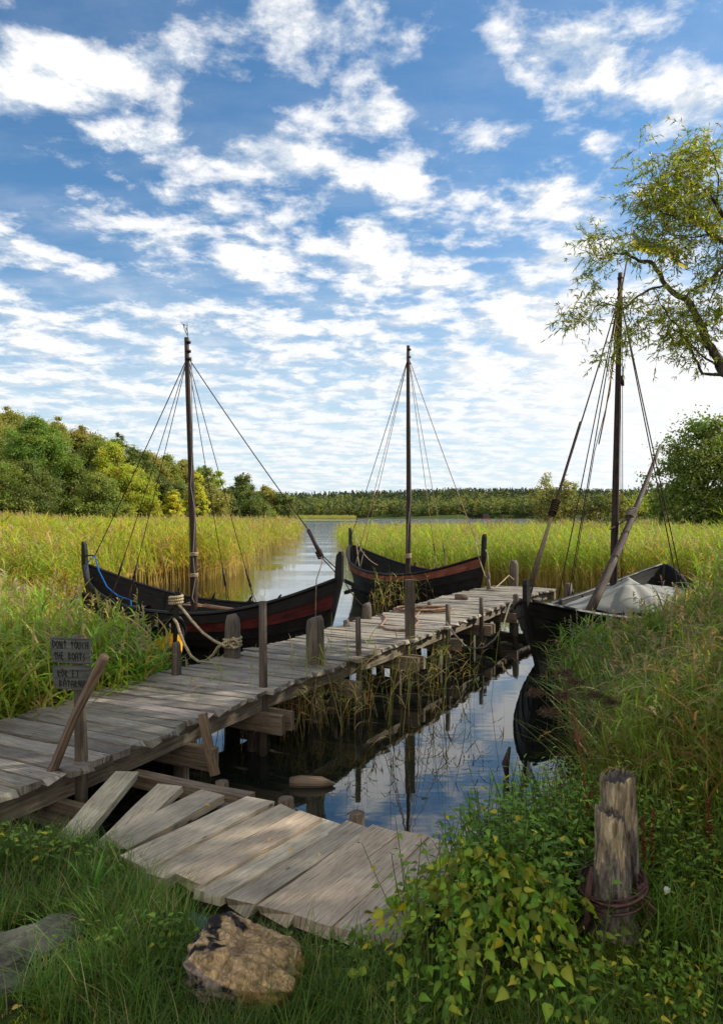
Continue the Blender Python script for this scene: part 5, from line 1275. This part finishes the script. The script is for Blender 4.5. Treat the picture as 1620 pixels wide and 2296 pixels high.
for (px,ty,Y,wp,kind,col,lab) in LT:
    x=(px-CX)/F*Y; h=H+(CY-ty)/F*Y; w_=wp/F*Y*1.15; bz=max(0.1,gz(x,Y)); h=h-bz+ (0 if h>3 else 0)
    sp_=.19*Y/80; tree('broadleaf_tree',lab,(x,Y,bz),h,w_,kind,col,int(2600+48*wp*(1165-ty)/10*1.0),sp_,int(26+wp/4),group='trees of the wood on the left shore')
# right side
x=(1560-CX)/F*42; tree('willow_tree','large rounded green tree standing on the right shore beyond the reeds',(x+.5,42,.2),H+(CY-955)/F*42,6.4,'round',(.125,.175,.035),30000,.17,60,limbs=14)
x=(1640-CX)/F*40; tree('willow_tree','dark bushy tree cut by the right picture edge',(x+.4,40,.2),H+(CY-1010)/F*40,5.0,'round',(.10,.15,.03),16000,.16,44)
x=(1500-CX)/F*46; tree('willow_tree','low dark bush at the left foot of the large rounded tree',(x+.3,46,.2),H+(CY-1085)/F*46,3.2,'round',(.10,.15,.03),9000,.14,24)
for (px,ty,wp,col,lab) in ((1222,1062,62,OL,'thin topped alder beyond the reeds, left one of the pair'),(1268,1066,50,OL,'thin topped alder beyond the reeds, right one of the pair'),(1245,1105,100,(.10,.11,.025),'low wide bush at the foot of the alder pair'),(1345,1108,46,DG,'small dark tree behind the shrouds of the covered boat'),(1385,1100,60,OL,'small olive tree directly behind the tallest mast'),(1430,1108,70,YG,'low yellow green tree right of the tallest mast'),(1465,1120,60,MG,'low mid green bush beside the leaning spar'),(1320,1135,70,(.12,.12,.03),'brownish bush between the alders and the tallest mast')):
    Y=82; x=(px-CX)/F*Y; tree('alder_tree',lab,(x,Y,max(0,gz(x,Y))),H+(CY-ty)/F*Y-max(0,gz(x,Y)),wp/F*Y*1.15,'tall' if ty<1100 else 'round',col,3200,.20,26,group='small trees beyond the right reed bed')

# far wooded shore
def lowtree(kind,col):
    cl=make_clumps(1,.72 if kind!='cone' else .5,kind,14); V,Fq,C=crown_np(cl,150 if kind!='cone' else 130,.13 if kind!='cone' else .10,col,.15); return V,Fq,C
ft=[lowtree('round',(.12,.16,.045)),lowtree('round',(.18,.20,.05)),lowtree('tall',(.15,.17,.045)),lowtree('round',(.09,.13,.045)),lowtree('cone',(.045,.07,.035)),lowtree('cone',(.055,.08,.037)),lowtree('round',(.27,.27,.05))]  # tree colours lightened slightly, distance haze put into the pigment
n=6500; yy=rng.uniform(628,900,n)**1.0; xx=rng.uniform(-.2,.60,n)*yy+rng.normal(0,5,n)
zz_=ground_h(xx,yy); ok=zz_>.2; xx,yy,zz_=xx[ok],yy[ok],zz_[ok]; n=len(xx)
up=(yy-640)/260+.25*fnoise(xx,yy,.02,7); sel=np.where(rng.random(n)<np.clip(up*1.3,.08,.95),rng.integers(4,6,n),rng.integers(0,4,n)); sel=np.where((rng.random(n)<.05)&(sel<4),6,sel)
hh=np.where(sel>=4,rng.uniform(9.5,14.5,n),rng.uniform(8,13,n)); hh=np.where(sel==6,rng.uniform(7,10,n),hh)*(1+.08*fnoise(xx,yy,.03,2))
V,Fq,C=scatter(ft,np.stack([xx,yy,zz_-.5],1),hh,None,None,(1+rng.normal(0,.12,(n,1)))*np.ones((n,3)),sel)
o=np_mesh('far_forest',V,Fq,C,'leaf'); tag(o,'distant mixed forest of dark conifers and paler broadleaf trees across the lake','forest',kind='stuff')
hut=empty('boathouse',(*[(1085-CX)/F*630,622],.2),label='tiny red boathouse on the far shore under the forest',cat='hut')
MB().beam((-2.2,0,1.3),(2.2,0,1.3),3,2.4).build('wall','redhut',hut,False)
mb=MB(); mb.add([(-2.6,-2,2.4),(2.6,-2,2.4),(2.6,2,2.4),(-2.6,2,2.4),(-2.6,0,3.6),(2.6,0,3.6)],[(0,1,5,4),(2,3,4,5),(0,4,3),(1,2,5),(3,2,1,0)]); mb.build('roof','glass',hut,False)
MB().beam((-.5,-1.52,1.1),(.5,-1.52,1.1),.05,1.8).build('door','glass',hut,False)
# straw-coloured reed strip on the far shore
sp=np.stack([rng.uniform(-75,-5,900),rng.uniform(560,600,900),np.zeros(900)],1)
V,Fq,C=scatter(far_t,sp,rng.uniform(2.0,3.2,900)); o=np_mesh('shore_reeds',V,Fq,C,'reed'); tag(o,'thin pale strip of reeds along the far shore','reeds',kind='stuff')

# ------------------------------------------------------------------ near willow whose boughs reach in from the right
wl=empty('willow_tree',(7.6,7.2,.3),label='near willow with twisting boughs and narrow yellow green leaves at the upper right',cat='tree'); wi=inv_of(wl)
def Z(px,py): return (1228+.2879*px, 272+.2879*py)
WB=[([(1420,2000),(1361,1960),(1290,1800),(1215,1690),(1205,1620),(1150,1500),(1080,1390),(1000,1355),(920,1285),(860,1180),(800,1095),(700,1080),(620,1040),(500,1030),(430,1050)],.062,.008),
    ([(915,1275),(780,1310),(650,1400),(600,1455),(530,1440),(420,1410),(370,1450),(330,1510),(290,1580)],.014,.004),
    ([(430,1050),(330,1030),(250,1000)],.006,.003),([(500,1030),(440,1120),(350,1190),(280,1200)],.006,.003),([(430,1050),(400,960),(350,930),(290,890)],.006,.003),
    ([(1480,980),(1361,930),(1260,880),(1200,780),(1130,740),(1060,680),(1010,560),(1010,470),(960,400)],.04,.006),
    ([(1480,830),(1361,740),(1310,650),(1250,560),(1150,500),(1060,440)],.03,.006),
    ([(1480,1000),(1361,1130),(1230,1240),(1100,1330),(1060,1385)],.02,.012),
    ([(1361,1160),(1300,1300),(1250,1420),(1240,1600)],.010,.004),
    ([(1361,1975),(1200,1965),(1140,1850),(1090,1700),(1000,1640),(930,1600)],.02,.005),
    ([(1150,1660),(1060,1640),(960,1550),(900,1460),(840,1360)],.012,.004),
    ([(1060,1385),(1100,1470),(1060,1600)],.010,.004),([(1310,1900),(1200,1840),(1120,1740),(1050,1650)],.016,.005),
    ([(650,1400),(640,1500),(680,1600),(740,1650)],.006,.003),([(1130,740),(1000,760),(880,700),(760,640)],.010,.003),([(1060,680),(960,600),(850,520),(700,520)],.010,.003),
    ([(1260,880),(1120,900),(980,880),(860,860)],.010,.003),([(1310,650),(1330,480),(1300,300),(1240,180)],.012,.003),([(1010,480),(1060,350),(1150,220)],.008,.003),
    ([(590,1640),(640,1600),(740,1600)],.004,.003)]
twigpts=[]
WY=8.6
for k,(pts,r0,r1) in enumerate(WB):
    mb=MB(); q_=[]
    for i,(a,b_) in enumerate(pts):
        Yd=WY+.5*math.sin(k*1.7)*(1 if k>0 else 0)*min(1,i/3)+.12*i*math.sin(k*2.3+1)*.5
        if k==0: Yd=WY+.05*i
        if k in(2,3,4): Yd=WY+.6+.1*i
        q_.append(A(*Z(a,b_),Yd)+Vector((0,0,0)))
    # smooth
    sm=[q_[0]]
    for i in range(len(q_)-1):
        for f in (.34,.67,1.0):
            sm.append(q_[i].lerp(q_[i+1],f)+Vector((rng.normal(0,.006),rng.normal(0,.006),rng.normal(0,.006))))
    rr=[r0+(r1-r0)*(i/(len(sm)-1)) for i in range(len(sm))]
    mb.tube(sm,rr,7,wob=.15); mb.build('bough','trunk',wl,True,wi)
    twigpts.append((sm,rr))
MB().tube([(7.6,7.2,.1),(7.45,7.4,1.5),(7.0,7.9,2.8),(5.6,8.4,3.7),A(*Z(1420,2000),WY)],[.30,.24,.18,.10,.062],12,wob=.15).build('trunk','trunk',wl,True,wi)
MB().tube([(7.2,7.6,2.4),(7.0,8.0,4.2),(6.6,8.3,5.4),(5.6,8.5,5.8),A(*Z(1480,900),WY)],[.2,.16,.12,.08,.045],10,wob=.15).build('trunk','trunk',wl,True,wi)
vb=VB()
def willow_leaf(p,d):
    ln=rng.uniform(.05,.085); sdv=np.cross(d,rng.normal(0,1,3)); n_=np.linalg.norm(sdv)
    if n_<1e-6: return
    sdv/=n_; q_=rng.random()
    cc=np.array([.22,.29,.04]) if q_<.55 else (np.array([.46,.43,.05]) if q_<.82 else (np.array([.36,.20,.03]) if q_<.90 else np.array([.06,.11,.03])))
    cc=cc*rng.uniform(.7,1.3); t=np.array([0,.35,.75,1.0])[:,None]
    pts=np.asarray(p)+d*ln*t-np.array([0,0,1])*ln*.15*t**2
    vb.ribbon(pts,[.003,.013,.008,.001],sdv,cc)
def twig(p,d,ln,nl):
    p=np.array(p,float); d=unit(d); t=np.linspace(0,1,5)[:,None]; pts=p+d*ln*t-np.array([0,0,1])*ln*.30*t**2
    vb.ribbon(pts,[.004,.0035,.003,.0025,.002],unit(np.cross(d,(0,.3,1))),(.09,.07,.04))
    for i in range(nl):
        f=rng.uniform(.1,1); c_=p+d*ln*f-np.array([0,0,1])*ln*.30*f*f; dd=unit(d*.9+rng.normal(0,.55,3)-np.array([0,0,.25])); willow_leaf(c_,dd)
for k,(sm,rr) in enumerate(twigpts):
    for i in range(2,len(sm)):
        if rr[i]>.035 : continue
        for _ in range(2 if rr[i]<.02 else 1):
            d=rng.normal(0,1,3); d[2]=d[2]*.6+.1; d[0]-=.3; twig(sm[i],d,rng.uniform(.12,.34),10)
# crown volume: pixel ellipses of foliage
for (cx,cy,rx,ry,n,Yc) in ((1000,420,340,230,125,8.7),(1200,250,200,140,70,8.9),(860,640,250,200,95,8.6),(1150,700,240,220,105,9.0),(800,900,180,130,38,8.7),(1000,1000,200,120,50,9.0),(1250,1250,130,220,42,8.9),(930,1500,150,130,38,8.6),(1050,1700,220,120,50,8.6),(350,900,110,80,15,9.2),(560,960,120,70,18,9.2),(330,1290,110,90,14,9.2),(200,1540,110,120,22,9.0),(430,1830,90,60,13,9.0),(620,1720,110,130,18,8.8),(1200,1560,160,130,38,9.0),(1340,900,90,300,50,9.2),(700,1470,90,80,10,8.8)):
    for _ in range(int(n*1.65)):
        u=rng.normal(0,.5,2); q_=A(*Z(cx+u[0]*rx,cy+u[1]*ry),Yc+rng.normal(0,.35)); d=rng.normal(0,1,3); d[2]=d[2]*.7+.15; twig(q_,d,rng.uniform(.14,.34),12)
V,Fq,C=vb.get(); V=V-np.array([7.6,7.2,.3]); np_mesh('foliage',V,Fq,C,'leaf',wl)
# the rest of the same crown, beyond the picture edge
cl=[(rng.uniform(-2.4,2.8),rng.uniform(-3.2,3.8),rng.uniform(3.2,8.4),rng.uniform(.55,1.0)) for _ in range(60)]
cl=[c_ for c_ in cl if (c_[0]+7.6-c_[3]*1.4)>.53*(c_[1]+7.2)+.1]
V,Fq,C=crown_np(cl,24000,.19,(.16,.20,.028),.2); np_mesh('crown',V,Fq,C,'leaf',wl)
# neighbour trees out to the right and behind, they shade the bank
for (x,y,h,w_,lab) in ((7.4,2.4,8.5,5.5,'broad alder on the right bank outside the picture'),):
    tree('alder_tree',lab,(x,y,.4),h,w_,'round',(.10,.15,.02),24000,.2,60,limbs=10,trunk_r=.14)
